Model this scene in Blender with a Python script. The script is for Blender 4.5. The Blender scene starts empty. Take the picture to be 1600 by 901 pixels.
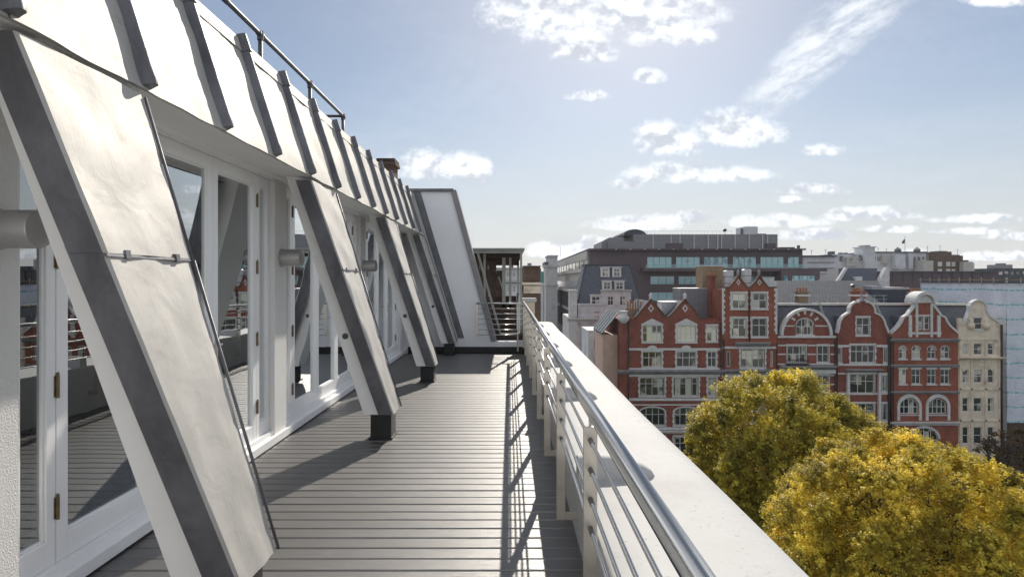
import bpy, bmesh, math, random
import numpy as np
from mathutils import Vector, Matrix
from mathutils.geometry import delaunay_2d_cdt

random.seed(7)
rng = np.random.default_rng(11)
SC = bpy.context.scene
COL = SC.collection

# ------------------------------------------------------------------ camera
EYE = 1.6
FPX = 900.0            # focal length in photo pixels (1600 wide)
VX, VY = 796.5, 438.0  # vanishing point of the terrace in the photo
cam_d = bpy.data.cameras.new('camera')
cam = bpy.data.objects.new('camera', cam_d)
COL.objects.link(cam)
cam.location = (0, 0, EYE)
cam.rotation_euler = (math.radians(90), 0, 0)
cam_d.sensor_width = 36.0
cam_d.lens = 36.0 * FPX / 1600.0
cam_d.shift_x = (800 - VX) / 1600.0
cam_d.shift_y = -(450.5 - VY) / 1600.0
cam_d.clip_start = 0.05
cam_d.clip_end = 6000
SC.camera = cam

# ------------------------------------------------------------------ sun, exposure
SUN = Vector((0.293, 1.41, 1.0)).normalized()      # towards the sun
SUN_EL = math.asin(SUN.z)
SUN_AZ = math.atan2(SUN.x, SUN.y)                  # clockwise from +Y
sun_d = bpy.data.lights.new('sun', 'SUN')
sun_d.energy = 3.15
sun_d.angle = math.radians(0.53)
sun_d.color = (1.0, 0.925, 0.81)
sun = bpy.data.objects.new('sun', sun_d)
COL.objects.link(sun)
sun.rotation_euler = SUN.to_track_quat('Z', 'Y').to_euler()
SC.view_settings.view_transform = 'Standard'
SC.view_settings.look = 'None'
SC.view_settings.exposure = 0.80
SC.view_settings.gamma = 1.0
SC.render.engine = 'CYCLES'
SC.cycles.use_denoising = True
SC.cycles.max_bounces = 6
SC.cycles.transparent_max_bounces = 16
SC.cycles.sample_clamp_indirect = 6.0

# ------------------------------------------------------------------ node helpers
class NT:
    def __init__(s, tree):
        s.t = tree; s.n = tree.nodes; s.l = tree.links
    def new(s, typ, **kw):
        nd = s.n.new(typ)
        for k, v in kw.items():
            setattr(nd, k, v)
        return nd
    def link(s, a, b):
        s.l.new(a, b)
    def put(s, sock, v):
        if hasattr(v, 'is_output') or isinstance(v, bpy.types.NodeSocket):
            s.l.new(v, sock)
        else:
            sock.default_value = v
    def math(s, op, a, b=None, c=None, clamp=False):
        nd = s.new('ShaderNodeMath', operation=op); nd.use_clamp = clamp
        s.put(nd.inputs[0], a)
        if b is not None: s.put(nd.inputs[1], b)
        if c is not None: s.put(nd.inputs[2], c)
        return nd.outputs[0]
    def ramp(s, fac, stops):
        nd = s.new('ShaderNodeValToRGB')
        els = nd.color_ramp.elements
        while len(els) < len(stops): els.new(0.5)
        for e, (p, c) in zip(els, stops):
            e.position = p
            e.color = (c, c, c, 1) if isinstance(c, (int, float)) else (*c, 1)
        s.put(nd.inputs[0], fac)
        return nd.outputs[0]
    def noise(s, vec, scale, detail=4, rough=0.55, dist=0.0, dim='3D'):
        nd = s.new('ShaderNodeTexNoise'); nd.noise_dimensions = dim
        if vec is not None: s.link(vec, nd.inputs['Vector'])
        nd.inputs['Scale'].default_value = scale
        nd.inputs['Detail'].default_value = detail
        nd.inputs['Roughness'].default_value = rough
        nd.inputs['Distortion'].default_value = dist
        return nd
    def smooth(s, v, a, b):
        nd = s.new('ShaderNodeMapRange'); nd.interpolation_type = 'SMOOTHSTEP'
        s.put(nd.inputs[0], v); nd.inputs[1].default_value = a; nd.inputs[2].default_value = b
        return nd.outputs[0]
    def mixc(s, fac, a, b, mode='MIX'):
        nd = s.new('ShaderNodeMix', data_type='RGBA', blend_type=mode)
        s.put(nd.inputs[0], fac)
        s.put(nd.inputs[6], a if not isinstance(a, tuple) else (*a, 1))
        s.put(nd.inputs[7], b if not isinstance(b, tuple) else (*b, 1))
        return nd.outputs[2]

# ------------------------------------------------------------------ world: clear sky with fair weather clouds
W = bpy.data.worlds.new('World'); SC.world = W
W.use_nodes = True
wt = NT(W.node_tree); wt.n.clear()
sky = wt.new('ShaderNodeTexSky', sky_type='NISHITA')
sky.sun_disc = False
sky.sun_elevation = SUN_EL
sky.sun_rotation = SUN_AZ
sky.altitude = 30
sky.air_density = 1.0
sky.dust_density = 0.5
sky.ozone_density = 1.0
tc = wt.new('ShaderNodeTexCoord')
sep = wt.new('ShaderNodeSeparateXYZ'); wt.link(tc.outputs['Generated'], sep.inputs[0])
dx, dy, dz = sep.outputs
# tangent coordinates about the +Y (south) horizon, valid in front of the terrace
ysafe = wt.math('MAXIMUM', dy, 0.08)
u0 = wt.math('DIVIDE', dx, ysafe)
v0 = wt.math('DIVIDE', dz, ysafe)
front = wt.smooth(dy, 0.12, 0.3)
def UV(px, py):
    return (px - VX) / FPX, (VY - py) / FPX
def cloud_noise(du, dv, scale, detail, rough, su=1.0, sv=1.2):
    c = wt.new('ShaderNodeCombineXYZ')
    wt.link(wt.math('MULTIPLY_ADD', u0, su, du), c.inputs[0]); wt.link(wt.math('MULTIPLY_ADD', v0, sv, dv), c.inputs[1])
    return wt.noise(c.outputs[0], scale, detail, rough, 0.0, '2D').outputs[0]
n1 = cloud_noise(0, 0, 15.0, 6, 0.60)
n2 = cloud_noise(-0.004, 0.016, 15.0, 3, 0.60)
def blob(px, py, rx, ry):
    """one fair-weather cumulus: rounded head, flatter base; 1 at its heart, 0 at its rim"""
    cu, cv = UV(px, py); rx /= FPX; ry /= FPX
    a = wt.math('MULTIPLY_ADD', u0, 1 / rx, -cu / rx)
    b = wt.math('MULTIPLY_ADD', v0, 1 / ry, -cv / ry)
    b = wt.math('MAXIMUM', b, wt.math('MULTIPLY', b, -1.8))
    return wt.math('MULTIPLY_ADD', b, b, wt.math('MULTIPLY', a, a))
BL = [(880, 26, 140, 78), (1010, 12, 140, 80), (912, 84, 60, 44), (1040, 50, 90, 46),
      (1050, 224, 66, 44), (1150, 208, 78, 44), (1085, 273, 128, 27), (985, 290, 36, 13),
      (685, 262, 92, 36), (742, 268, 34, 34), (1292, 236, 40, 18), (1268, 298, 74, 14), (1235, 313, 38, 10),
      (995, 351, 84, 18), (1065, 343, 64, 15), (1205, 347, 90, 18), (1270, 369, 84, 14), (1365, 337, 84, 17), (1385, 359, 66, 11),
      (1530, 344, 90, 12), (1520, 362, 74, 9), (1590, 371, 60, 10), (880, 392, 90, 26), (1440, 402, 120, 14), (1570, 402, 80, 12),
      (918, 152, 44, 14), (1012, 122, 30, 18), (1575, 0, 90, 22)]
emin = None
for bb in BL:
    e = blob(*bb)
    emin = e if emin is None else wt.math('MINIMUM', emin, e)
field = wt.math('SUBTRACT', 1.0, wt.math('MINIMUM', emin, 2.5))
dens = wt.math('ADD', wt.math('MULTIPLY', field, 0.72), wt.math('MULTIPLY', wt.math('SUBTRACT', n1, 0.5), 1.75))
mask = wt.math('MULTIPLY', wt.smooth(dens, -0.02, 0.70), front)
relief = wt.smooth(wt.math('SUBTRACT', n1, n2), -0.15, 0.09)
# cirrus streak rising to the upper right
ca = wt.math('SUBTRACT', u0, (1285 - VX) / FPX); cb = wt.math('SUBTRACT', v0, (VY - 70) / FPX)
al = wt.math('ADD', wt.math('MULTIPLY', ca, 0.72), wt.math('MULTIPLY', cb, 0.69))
ac = wt.math('SUBTRACT', wt.math('MULTIPLY', cb, 0.72), wt.math('MULTIPLY', ca, 0.69))
cn = wt.new('ShaderNodeCombineXYZ'); wt.link(wt.math('MULTIPLY', al, 9.0), cn.inputs[0]); wt.link(wt.math('MULTIPLY_ADD', ac, 30.0, wt.math('MULTIPLY', al, 6.0)), cn.inputs[1])
nC = wt.noise(cn.outputs[0], 1.1, 5, 0.62, 0.0, '2D').outputs[0]
acw = wt.math('MULTIPLY_ADD', al, 0.10, 0.052)
ed = wt.math('DIVIDE', ac, acw)
cir = wt.math('MULTIPLY', wt.smooth(wt.math('MULTIPLY', ed, ed), 1.3, 0.0), wt.smooth(wt.math('ABSOLUTE', al), 0.24, 0.08))
cir = wt.math('MULTIPLY', wt.math('MULTIPLY', cir, wt.smooth(nC, 0.20, 0.70)), wt.math('MULTIPLY', front, 0.85))
# scattered clouds over the unseen sky, thickened for fill light, thin veil everywhere
zs = wt.math('MAXIMUM', dz, 0.06)
pl = wt.new('ShaderNodeCombineXYZ'); wt.link(wt.math('DIVIDE', dx, zs), pl.inputs[0]); wt.link(wt.math('DIVIDE', dy, zs), pl.inputs[1])
nD = wt.noise(pl.outputs[0], 0.85, 5, 0.58, 0.0, '2D').outputs[0]
rest = wt.math('SUBTRACT', 1.0, wt.math('MULTIPLY', front, wt.smooth(wt.math('ABSOLUTE', u0), 1.25, 1.0)))
gen = wt.math('MULTIPLY', wt.math('MULTIPLY', wt.smooth(nD, 0.44, 0.58), rest), wt.smooth(dz, 0.02, 0.12))
veil = wt.math('MULTIPLY', wt.smooth(nD, 0.35, 0.75), 0.06)
tot = wt.math('MAXIMUM', wt.math('MAXIMUM', mask, cir), wt.math('MAXIMUM', gen, veil), clamp=True)
lit = wt.math('MAXIMUM', wt.math('MULTIPLY', relief, 0.74), wt.math('MAXIMUM', wt.math('MULTIPLY', cir, 0.9), gen), clamp=True)
ccol = wt.mixc(lit, (0.52, 0.55, 0.61), (0.94, 0.97, 1.0))
bg1 = wt.new('ShaderNodeBackground'); wt.link(sky.outputs[0], bg1.inputs[0]); bg1.inputs[1].default_value = 0.050
bg2 = wt.new('ShaderNodeBackground'); wt.link(ccol, bg2.inputs[0]); bg2.inputs[1].default_value = 0.74
bg3 = wt.new('ShaderNodeBackground'); bg3.inputs[0].default_value = (0.385, 0.395, 0.415, 1)       # milky haze low on the horizon, all round
hzm = wt.new('ShaderNodeMixShader'); wt.link(wt.math('MULTIPLY_ADD', wt.smooth(dz, 0.32, 0.0), 0.72, 0.14), hzm.inputs[0]); wt.link(bg1.outputs[0], hzm.inputs[1]); wt.link(bg3.outputs[0], hzm.inputs[2])
mx = wt.new('ShaderNodeMixShader'); wt.link(tot, mx.inputs[0]); wt.link(hzm.outputs[0], mx.inputs[1]); wt.link(bg2.outputs[0], mx.inputs[2])
wo = wt.new('ShaderNodeOutputWorld'); wt.link(mx.outputs[0], wo.inputs[0])
W.cycles.sampling_method = 'MANUAL'
W.cycles.sample_map_resolution = 1024

# ------------------------------------------------------------------ materials
def principled(name):
    m = bpy.data.materials.new(name); m.use_nodes = True
    t = NT(m.node_tree)
    return m, t, t.n['Principled BSDF']
def mk(name, col, rough=0.6, metal=0.0, var=0.18, vs=2.5, bump=0.0, bs=30.0, spec=0.5, col2=None, c2=(0.5, 0.7), c2s=4.0, rnd=0.0, stretch=None, rvar=0.0):
    m, t, p = principled(name)
    c = t.new('ShaderNodeTexCoord').outputs['Object']
    if stretch:
        mp = t.new('ShaderNodeMapping'); mp.inputs['Scale'].default_value = stretch
        t.link(c, mp.inputs[0]); c = mp.outputs[0]
    n = t.noise(c, vs, 6, 0.62)
    lo = tuple(x * (1 - var) for x in col); hi = tuple(min(1, x * (1 + var)) for x in col)
    cc = t.ramp(n.outputs[0], [(0.3, lo), (0.7, hi)])
    if col2:
        n2 = t.noise(c, c2s, 6, 0.7)
        cc = t.mixc(t.smooth(n2.outputs[0], *c2), cc, col2)
    if rnd:
        oi = t.new('ShaderNodeObjectInfo')
        f = t.math('ADD', 1 - rnd, t.math('MULTIPLY', oi.outputs['Random'], 2 * rnd))
        cc = t.mixc(1.0, cc, t.ramp(f, [(0, 0.0), (1, 1.0)]), 'MULTIPLY') if False else t.mixc(oi.outputs['Random'], t.mixc(1.0, cc, tuple([1 - rnd] * 3), 'MULTIPLY'), cc)
    t.link(cc, p.inputs['Base Color'])
    p.inputs['Roughness'].default_value = rough
    if rvar:
        t.link(t.math('ADD', rough - rvar, t.math('MULTIPLY', n.outputs[0], 2 * rvar)), p.inputs['Roughness'])
    p.inputs['Metallic'].default_value = metal
    p.inputs['Specular IOR Level'].default_value = spec
    if bump:
        nb = t.noise(c, bs, 5, 0.6)
        b = t.new('ShaderNodeBump'); b.inputs['Strength'].default_value = bump; b.inputs['Distance'].default_value = 0.02
        t.link(nb.outputs[0], b.inputs['Height']); t.link(b.outputs[0], p.inputs['Normal'])
    return m

M = {}
M['plaster'] = mk('rough_white_plaster', (0.78, 0.77, 0.75), 0.85, var=.05, vs=1.5, bump=.4, bs=110)
M['whitewall'] = mk('smooth_white_render', (0.84, 0.85, 0.87), 0.7, var=.05, vs=1.1, bump=.12, bs=40)
M['gloss'] = mk('white_gloss_paint', (0.88, 0.88, 0.88), 0.32, var=.03, vs=3)
M['strutwhite'] = mk('white_strut_paint', (0.87, 0.86, 0.84), 0.6, var=.04, vs=2, bump=.08, bs=25)
M['stainless'] = mk('brushed_stainless', (0.62, 0.61, 0.59), 0.17, metal=1.0, var=.06, vs=8, bump=.03, bs=120, stretch=(40, 1, 40))
M['satin'] = mk('satin_steel_plate', (0.60, 0.565, 0.51), 0.42, metal=0.85, var=.1, vs=9, rvar=.08)
M['black'] = mk('black_bitumen_paint', (0.02, 0.02, 0.022), 0.55, var=.3, vs=8)
M['darksteel'] = mk('dark_galvanised_tube', (0.10, 0.105, 0.115), 0.5, metal=.5, var=.2, vs=6)
M['brass'] = mk('tarnished_brass', (0.22, 0.17, 0.10), 0.4, metal=.8, var=.3, vs=30)
M['lampgrey'] = mk('satin_grey_lamp', (0.42, 0.41, 0.40), 0.42, metal=.6, var=.06, vs=4)
M['interior'] = mk('interior_grey', (0.16, 0.155, 0.15), 0.8, var=.2, vs=.8)
M['intfloor'] = mk('interior_timber', (0.12, 0.08, 0.05), 0.4, var=.3, vs=2, stretch=(8, 1, 1))

def lead(name, col, rough, metal, stain, dent):
    m, t, p = principled(name)
    c = t.new('ShaderNodeTexCoord').outputs['Object']
    mp = t.new('ShaderNodeMapping'); mp.inputs['Scale'].default_value = (1.2, 3.2, 0.8); t.link(c, mp.inputs[0])
    n = t.noise(mp.outputs[0], 3.0, 8, 0.66, .3)
    n2 = t.noise(c, 7.0, 7, 0.7)
    cc = t.ramp(n.outputs[0], [(.25, tuple(x * (1 - stain) for x in col)), (.5, col), (.78, tuple(min(1, x * (1 + stain)) for x in col))])
    cc = t.mixc(t.math('MULTIPLY', t.smooth(n2.outputs[0], .56, .74), .5), cc, (col[0] * .72, col[1] * .66, col[2] * .58))
    t.link(cc, p.inputs['Base Color'])
    p.inputs['Metallic'].default_value = metal
    t.link(t.math('ADD', rough - .03, t.math('MULTIPLY', n2.outputs[0], .06)), p.inputs['Roughness'])
    nb = t.noise(c, 5.0, 4, .5, .6); mq = t.new('ShaderNodeMapping'); mq.inputs['Scale'].default_value = (1, 9, .7); t.link(c, mq.inputs[0]); nb2 = t.noise(mq.outputs[0], 14.0, 4, .6)
    h = t.math('ADD', t.math('MULTIPLY', nb.outputs[0], 1.0), t.math('MULTIPLY', nb2.outputs[0], .16))
    b = t.new('ShaderNodeBump'); b.inputs['Strength'].default_value = dent; b.inputs['Distance'].default_value = 0.06
    t.link(h, b.inputs['Height']); t.link(b.outputs[0], p.inputs['Normal'])
    return m
M['lead'] = lead('weathered_lead_sheet', (0.46, 0.445, 0.42), 0.68, 0.38, .09, .11)
M['leaddark'] = lead('shaded_patina_lead', (0.15, 0.15, 0.163), 0.5, 0.45, .5, .15)  # shade on cheeks and rolls put into the colour, plus patina streaks

def glass_mat(name, tint, gain, wob, base=.05):
    m = bpy.data.materials.new(name); m.use_nodes = True
    t = NT(m.node_tree); t.n.clear()
    c = t.new('ShaderNodeTexCoord').outputs['Object']
    nb = t.noise(c, 1.6, 2, .5)
    b = t.new('ShaderNodeBump'); b.inputs['Strength'].default_value = wob; b.inputs['Distance'].default_value = .02
    t.link(nb.outputs[0], b.inputs['Height'])
    fr = t.new('ShaderNodeFresnel'); fr.inputs[0].default_value = 1.52; t.link(b.outputs[0], fr.inputs['Normal'])
    f = t.math('ADD', base, t.math('MULTIPLY', fr.outputs[0], gain), clamp=True)
    g = t.new('ShaderNodeBsdfGlossy'); g.inputs['Roughness'].default_value = 0.0
    g.inputs['Color'].default_value = (.93, .96, .97, 1); t.link(b.outputs[0], g.inputs['Normal'])
    tr = t.new('ShaderNodeBsdfTransparent'); tr.inputs[0].default_value = (*tint, 1)
    x = t.new('ShaderNodeMixShader'); t.link(f, x.inputs[0]); t.link(tr.outputs[0], x.inputs[1]); t.link(g.outputs[0], x.inputs[2])
    o = t.new('ShaderNodeOutputMaterial'); t.link(x.outputs[0], o.inputs[0])
    return m
M['glass'] = glass_mat('door_glass', (.50, .56, .54), 4.2, .09, .14)
M['clearglass'] = glass_mat('balustrade_glass', (.7, .86, .86), 1.2, .02)

def far_glass(name, dark, light, thr, metal=.0, rough=.06):
    """window glass of the far houses: dark rooms, some drawn blinds and curtains, painted reflections in litglass"""
    m, t, p = principled(name)
    c = t.new('ShaderNodeTexCoord').outputs['Object']
    oi = t.new('ShaderNodeObjectInfo')
    n = t.noise(c, .9, 4, .6); 
    s = t.new('ShaderNodeSeparateXYZ'); t.link(c, s.inputs[0])
    cb = t.new('ShaderNodeCombineXYZ'); t.link(t.math('FLOOR', t.math('MULTIPLY', s.outputs[0], 1.35)), cb.inputs[0]); t.link(t.math('FLOOR', t.math('MULTIPLY', s.outputs[2], .85)), cb.inputs[1]); t.link(t.math('MULTIPLY', oi.outputs['Random'], 91.0), cb.inputs[2])
    wn = t.new('ShaderNodeTexWhiteNoise'); t.link(cb.outputs[0], wn.inputs[0])
    f = t.math('ADD', t.math('ADD', t.math('MULTIPLY', oi.outputs['Random'], .38), t.math('MULTIPLY', wn.outputs[0], .36)), t.math('MULTIPLY', n.outputs[0], .42))
    cc = t.mixc(t.smooth(f, thr, thr + .16), dark, light)
    t.link(cc, p.inputs['Base Color'])
    p.inputs['Roughness'].default_value = rough
    p.inputs['Specular IOR Level'].default_value = 1.0
    p.inputs['Coat Weight'].default_value = .6; p.inputs['Coat Roughness'].default_value = .03
    nb = t.noise(c, 1.3, 3, .5)
    b = t.new('ShaderNodeBump'); b.inputs['Strength'].default_value = .25; b.inputs['Distance'].default_value = .05
    t.link(nb.outputs[0], b.inputs['Height']); t.link(b.outputs[0], p.inputs['Normal']); t.link(b.outputs[0], p.inputs['Coat Normal'])
    return m
M['farglass'] = far_glass('house_window_glass', (.018, .02, .024), (.50, .48, .42), .60)
M['litglass'] = far_glass('painted_reflection_glass', (.10, .10, .08), (.72, .70, .56), .36)  # pale cream reflection put into the pane colour
M['tealglass'] = far_glass('teal_office_glass', (.10, .26, .30), (.30, .52, .56), .35)

def brick(name, c1, c2, mortar, var=.35):
    m, t, p = principled(name)
    c = t.new('ShaderNodeTexCoord').outputs['Object']
    s = t.new('ShaderNodeSeparateXYZ'); t.link(c, s.inputs[0])
    cb = t.new('ShaderNodeCombineXYZ')
    t.link(t.math('ADD', s.outputs[0], s.outputs[1]), cb.inputs[0]); t.link(s.outputs[2], cb.inputs[1])
    b = t.new('ShaderNodeTexBrick'); t.link(cb.outputs[0], b.inputs['Vector'])
    b.inputs['Scale'].default_value = 1.0; b.inputs['Brick Width'].default_value = .235; b.inputs['Row Height'].default_value = .078
    b.inputs['Mortar Size'].default_value = .007
    b.inputs['Color1'].default_value = (*c1, 1); b.inputs['Color2'].default_value = (*c2, 1); b.inputs['Mortar'].default_value = (*mortar, 1)
    n = t.noise(c, .55, 7, .7)
    mp = t.new('ShaderNodeMapping'); mp.inputs['Scale'].default_value = (2.2, 2.2, .28); t.link(c, mp.inputs[0])
    n2 = t.noise(mp.outputs[0], 1.3, 6, .7)
    k = t.ramp(n.outputs[0], [(.25, 1 - var), (.75, 1.12)])
    cc = t.mixc(1.0, b.outputs[0], k, 'MULTIPLY')
    cc = t.mixc(t.math('MULTIPLY', t.smooth(n2.outputs[0], .50, .72), .6), cc, tuple(x * .45 for x in c1))
    t.link(cc, p.inputs['Base Color']); p.inputs['Roughness'].default_value = .9
    p.inputs['Specular IOR Level'].default_value = .2
    return m
M['brick'] = brick('red_brick', (.36, .105, .07), (.22, .06, .045), (.24, .16, .14), .5)
M['brick2'] = brick('orange_red_brick', (.42, .125, .072), (.27, .078, .05), (.26, .16, .13), .45)
M['brickdark'] = brick('sooty_brick', (.16, .10, .075), (.12, .08, .06), (.14, .12, .10))
M['stock'] = brick('buff_stock_brick', (.34, .24, .15), (.27, .19, .12), (.28, .24, .2))
M['stone'] = mk('white_dressed_stone', (.58, .565, .56), .85, var=.15, vs=1.2, col2=(.36, .33, .31), c2=(.55, .78), c2s=.9)
M['greystone'] = mk('grey_portland_stone', (.50, .49, .49), .88, var=.15, vs=.8, col2=(.27, .26, .26), c2=(.52, .76), c2s=.5)
M['buffstone'] = mk('buff_weathered_stone', (.68, .58, .465), .9, var=.2, vs=.8, col2=(.40, .32, .25), c2=(.52, .75), c2s=.7)
M['sootstone'] = mk('soot_streaked_cornice', (.26, .25, .26), .9, var=.25, vs=1.2)
M['slate'] = mk('blue_grey_slate', (.075, .083, .105), .55, var=.3, vs=1.6, bump=.3, bs=9, stretch=(1, 1, 4))
M['zinc'] = mk('zinc_roof', (.065, .075, .092), .85, spec=.15, metal=.0, var=.2, vs=.6)
M['ridge'] = mk('pale_lead_ridge', (.55, .54, .52), .5, metal=.3, var=.15, vs=2)
M['framewhite'] = mk('white_sash_paint', (.62, .62, .61), .5, var=.08, vs=3)
M['framestone'] = mk('stone_mullion', (.50, .49, .48), .8, var=.12, vs=2)
M['pipe'] = mk('black_iron_pipe', (.02, .018, .018), .5, var=.2)
M['plum'] = mk('dark_plum_cladding', (.085, .062, .072), .55, var=.22, vs=.25, rvar=.1)
M['plantgrey'] = mk('grey_louvre_cladding', (.20, .20, .215), .5, metal=.3, var=.12, vs=.5, stretch=(.3, .3, 6))
M['paleband'] = mk('pale_metal_band', (.42, .40, .37), .5, var=.12, vs=.5)
M['whitebuild'] = mk('off_white_masonry', (.55, .56, .58), .85, var=.14, vs=.4, col2=(.30, .31, .33), c2=(.52, .74), c2s=.25)
M['pink'] = mk('pink_render', (.55, .38, .31), .85, var=.1, vs=1)
M['terracotta'] = mk('terracotta_pot', (.36, .16, .08), .8, var=.25, vs=6)
M['tank'] = mk('galvanised_tank', (.46, .47, .49), .4, metal=.6, var=.1, vs=2)
M['rust'] = mk('rusty_brown_steel', (.035, .024, .020), .75, var=.4, vs=3, col2=(.12, .06, .035), c2=(.5, .7), c2s=5)
M['palesteel'] = mk('pale_green_grey_steel', (.30, .31, .285), .55, metal=.2, var=.15, vs=4)
M['bark'] = mk('grey_brown_bark', (.075, .06, .048), .9, var=.35, vs=2, bump=.5, bs=12)
M['asphalt'] = mk('asphalt', (.05, .05, .052), .9, var=.2, vs=.5)
M['paving'] = mk('york_paving', (.20, .185, .165), .88, var=.2, vs=.4)
M['grass'] = mk('lawn', (.05, .08, .025), .9, var=.35, vs=.5)
M['earth'] = mk('city_ground', (.17, .165, .155), .95, var=.2, vs=.05)
M['greenpatina'] = mk('copper_patina', (.12, .26, .23), .7, var=.2, vs=.6)

# parapet paint: white with faint dirt, scuffs and ponding marks
def parapet_mat():
    m, t, p = principled('white_roof_coating')
    c = t.new('ShaderNodeTexCoord').outputs['Object']
    n = t.noise(c, 1.3, 8, .68); n2 = t.noise(c, 9, 6, .7); n3 = t.noise(c, 34, 3, .5)
    cc = t.ramp(n.outputs[0], [(.28, (.39, .385, .378)), (.45, (.455, .453, .448)), (.62, (.485, .485, .482))])
    cc = t.mixc(t.math('MULTIPLY', t.smooth(n2.outputs[0], .54, .74), .45), cc, (.40, .385, .36))
    cc = t.mixc(t.math('MULTIPLY', t.smooth(n3.outputs[0], .66, .72), .7), cc, (.28, .27, .255))
    vo = t.new('ShaderNodeTexVoronoi'); vo.feature = 'DISTANCE_TO_EDGE'; vo.inputs['Scale'].default_value = 1.7
    wv = t.new('ShaderNodeVectorMath', operation='ADD'); t.link(c, wv.inputs[0]); t.link(t.noise(c, 3.0, 5, .7).outputs['Color'], wv.inputs[1]); t.link(wv.outputs[0], vo.inputs['Vector'])
    crk = t.math('MULTIPLY', t.smooth(vo.outputs['Distance'], .012, .0), t.smooth(n.outputs[0], .48, .60))
    cc = t.mixc(t.math('MULTIPLY', crk, .55), cc, (.30, .29, .28))
    t.link(cc, p.inputs['Base Color']); p.inputs['Roughness'].default_value = .7; p.inputs['Specular IOR Level'].default_value = .2
    b = t.new('ShaderNodeBump'); b.inputs['Strength'].default_value = .25; b.inputs['Distance'].default_value = .02
    t.link(t.math('ADD', t.math('MULTIPLY', n.outputs[0], .6), t.math('MULTIPLY', n2.outputs[0], .25)), b.inputs['Height']); t.link(b.outputs[0], p.inputs['Normal'])
    return m
M['parapet'] = parapet_mat()

# composite deck boards: grooved grain along the board, each board slightly different
def deck_mat():
    m, t, p = principled('grey_composite_decking')
    c = t.new('ShaderNodeTexCoord').outputs['Object']
    oi = t.new('ShaderNodeObjectInfo')
    ad = t.new('ShaderNodeVectorMath', operation='ADD'); t.link(c, ad.inputs[0])
    cx = t.new('ShaderNodeCombineXYZ'); t.link(t.math('MULTIPLY', oi.outputs['Random'], 37.0), cx.inputs[0]); t.link(t.math('MULTIPLY', oi.outputs['Random'], 11.0), cx.inputs[1])
    t.link(cx.outputs[0], ad.inputs[1])
    mp = t.new('ShaderNodeMapping'); mp.inputs['Scale'].default_value = (1.1, 46, 1); t.link(ad.outputs[0], mp.inputs[0])
    n = t.noise(mp.outputs[0], 2.4, 6, .7)
    n2 = t.noise(ad.outputs[0], 2.1, 6, .65)
    base = t.ramp(n.outputs[0], [(.3, (.038, .036, .035)), (.7, (.092, .085, .080))])
    base = t.mixc(t.math('MULTIPLY', t.smooth(n2.outputs[0], .5, .75), .4), base, (.17, .16, .152))
    base = t.mixc(oi.outputs['Random'], t.mixc(1.0, base, (.80, .80, .80), 'MULTIPLY'), base)
    t.link(base, p.inputs['Base Color'])
    t.link(t.math('ADD', .33, t.math('MULTIPLY', n.outputs[0], .14)), p.inputs['Roughness'])
    p.inputs['Specular IOR Level'].default_value = 1.0; p.inputs['IOR'].default_value = 1.78
    s = t.new('ShaderNodeSeparateXYZ'); t.link(c, s.inputs[0])
    gr = t.math('SINE', t.math('MULTIPLY', s.outputs[1], 2 * math.pi / .0125))
    h = t.math('ADD', t.math('MULTIPLY', gr, .35), t.math('MULTIPLY', n.outputs[0], .9))
    b = t.new('ShaderNodeBump'); b.inputs['Strength'].default_value = .5; b.inputs['Distance'].default_value = .004
    t.link(h, b.inputs['Height']); t.link(b.outputs[0], p.inputs['Normal'])
    return m
M['deck'] = deck_mat()

def leaf_mat(name, stops, trans):
    m, t, p = principled(name)
    g = t.new('ShaderNodeNewGeometry')
    c = t.new('ShaderNodeTexCoord').outputs['Object']
    n = t.noise(c, .45, 4, .65)
    f = t.math('ADD', t.math('MULTIPLY', g.outputs['Random Per Island'], .20), t.math('MULTIPLY', t.math('SUBTRACT', n.outputs[0], .20), 1.4))
    cc = t.ramp(f, stops)
    t.link(cc, p.inputs['Base Color']); p.inputs['Roughness'].default_value = .5
    p.inputs['Specular IOR Level'].default_value = .12
    tl = t.new('ShaderNodeBsdfTranslucent'); t.link(t.mixc(1.0, cc, (1.9, 1.7, .8), 'MULTIPLY'), tl.inputs[0])
    x = t.new('ShaderNodeMixShader'); x.inputs[0].default_value = trans
    t.link(p.outputs[0], x.inputs[1]); t.link(tl.outputs[0], x.inputs[2])
    t.link(x.outputs[0], t.n['Material Output'].inputs[0])
    return m
M['leaf1'] = leaf_mat('autumn_leaf_green', [(.15, (.085, .08, .02)), (.42, (.26, .235, .04)), (.66, (.60, .52, .085)), (.92, (.88, .74, .14))], .34)
M['leaf2'] = leaf_mat('autumn_leaf_gold', [(.15, (.085, .07, .02)), (.40, (.26, .22, .038)), (.63, (.66, .56, .09)), (.90, (.92, .76, .15))], .34)
M['leaf3'] = leaf_mat('brown_autumn_leaf', [(.2, (.05, .035, .018)), (.6, (.13, .085, .035)), (.95, (.20, .14, .05))], .3)

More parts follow.
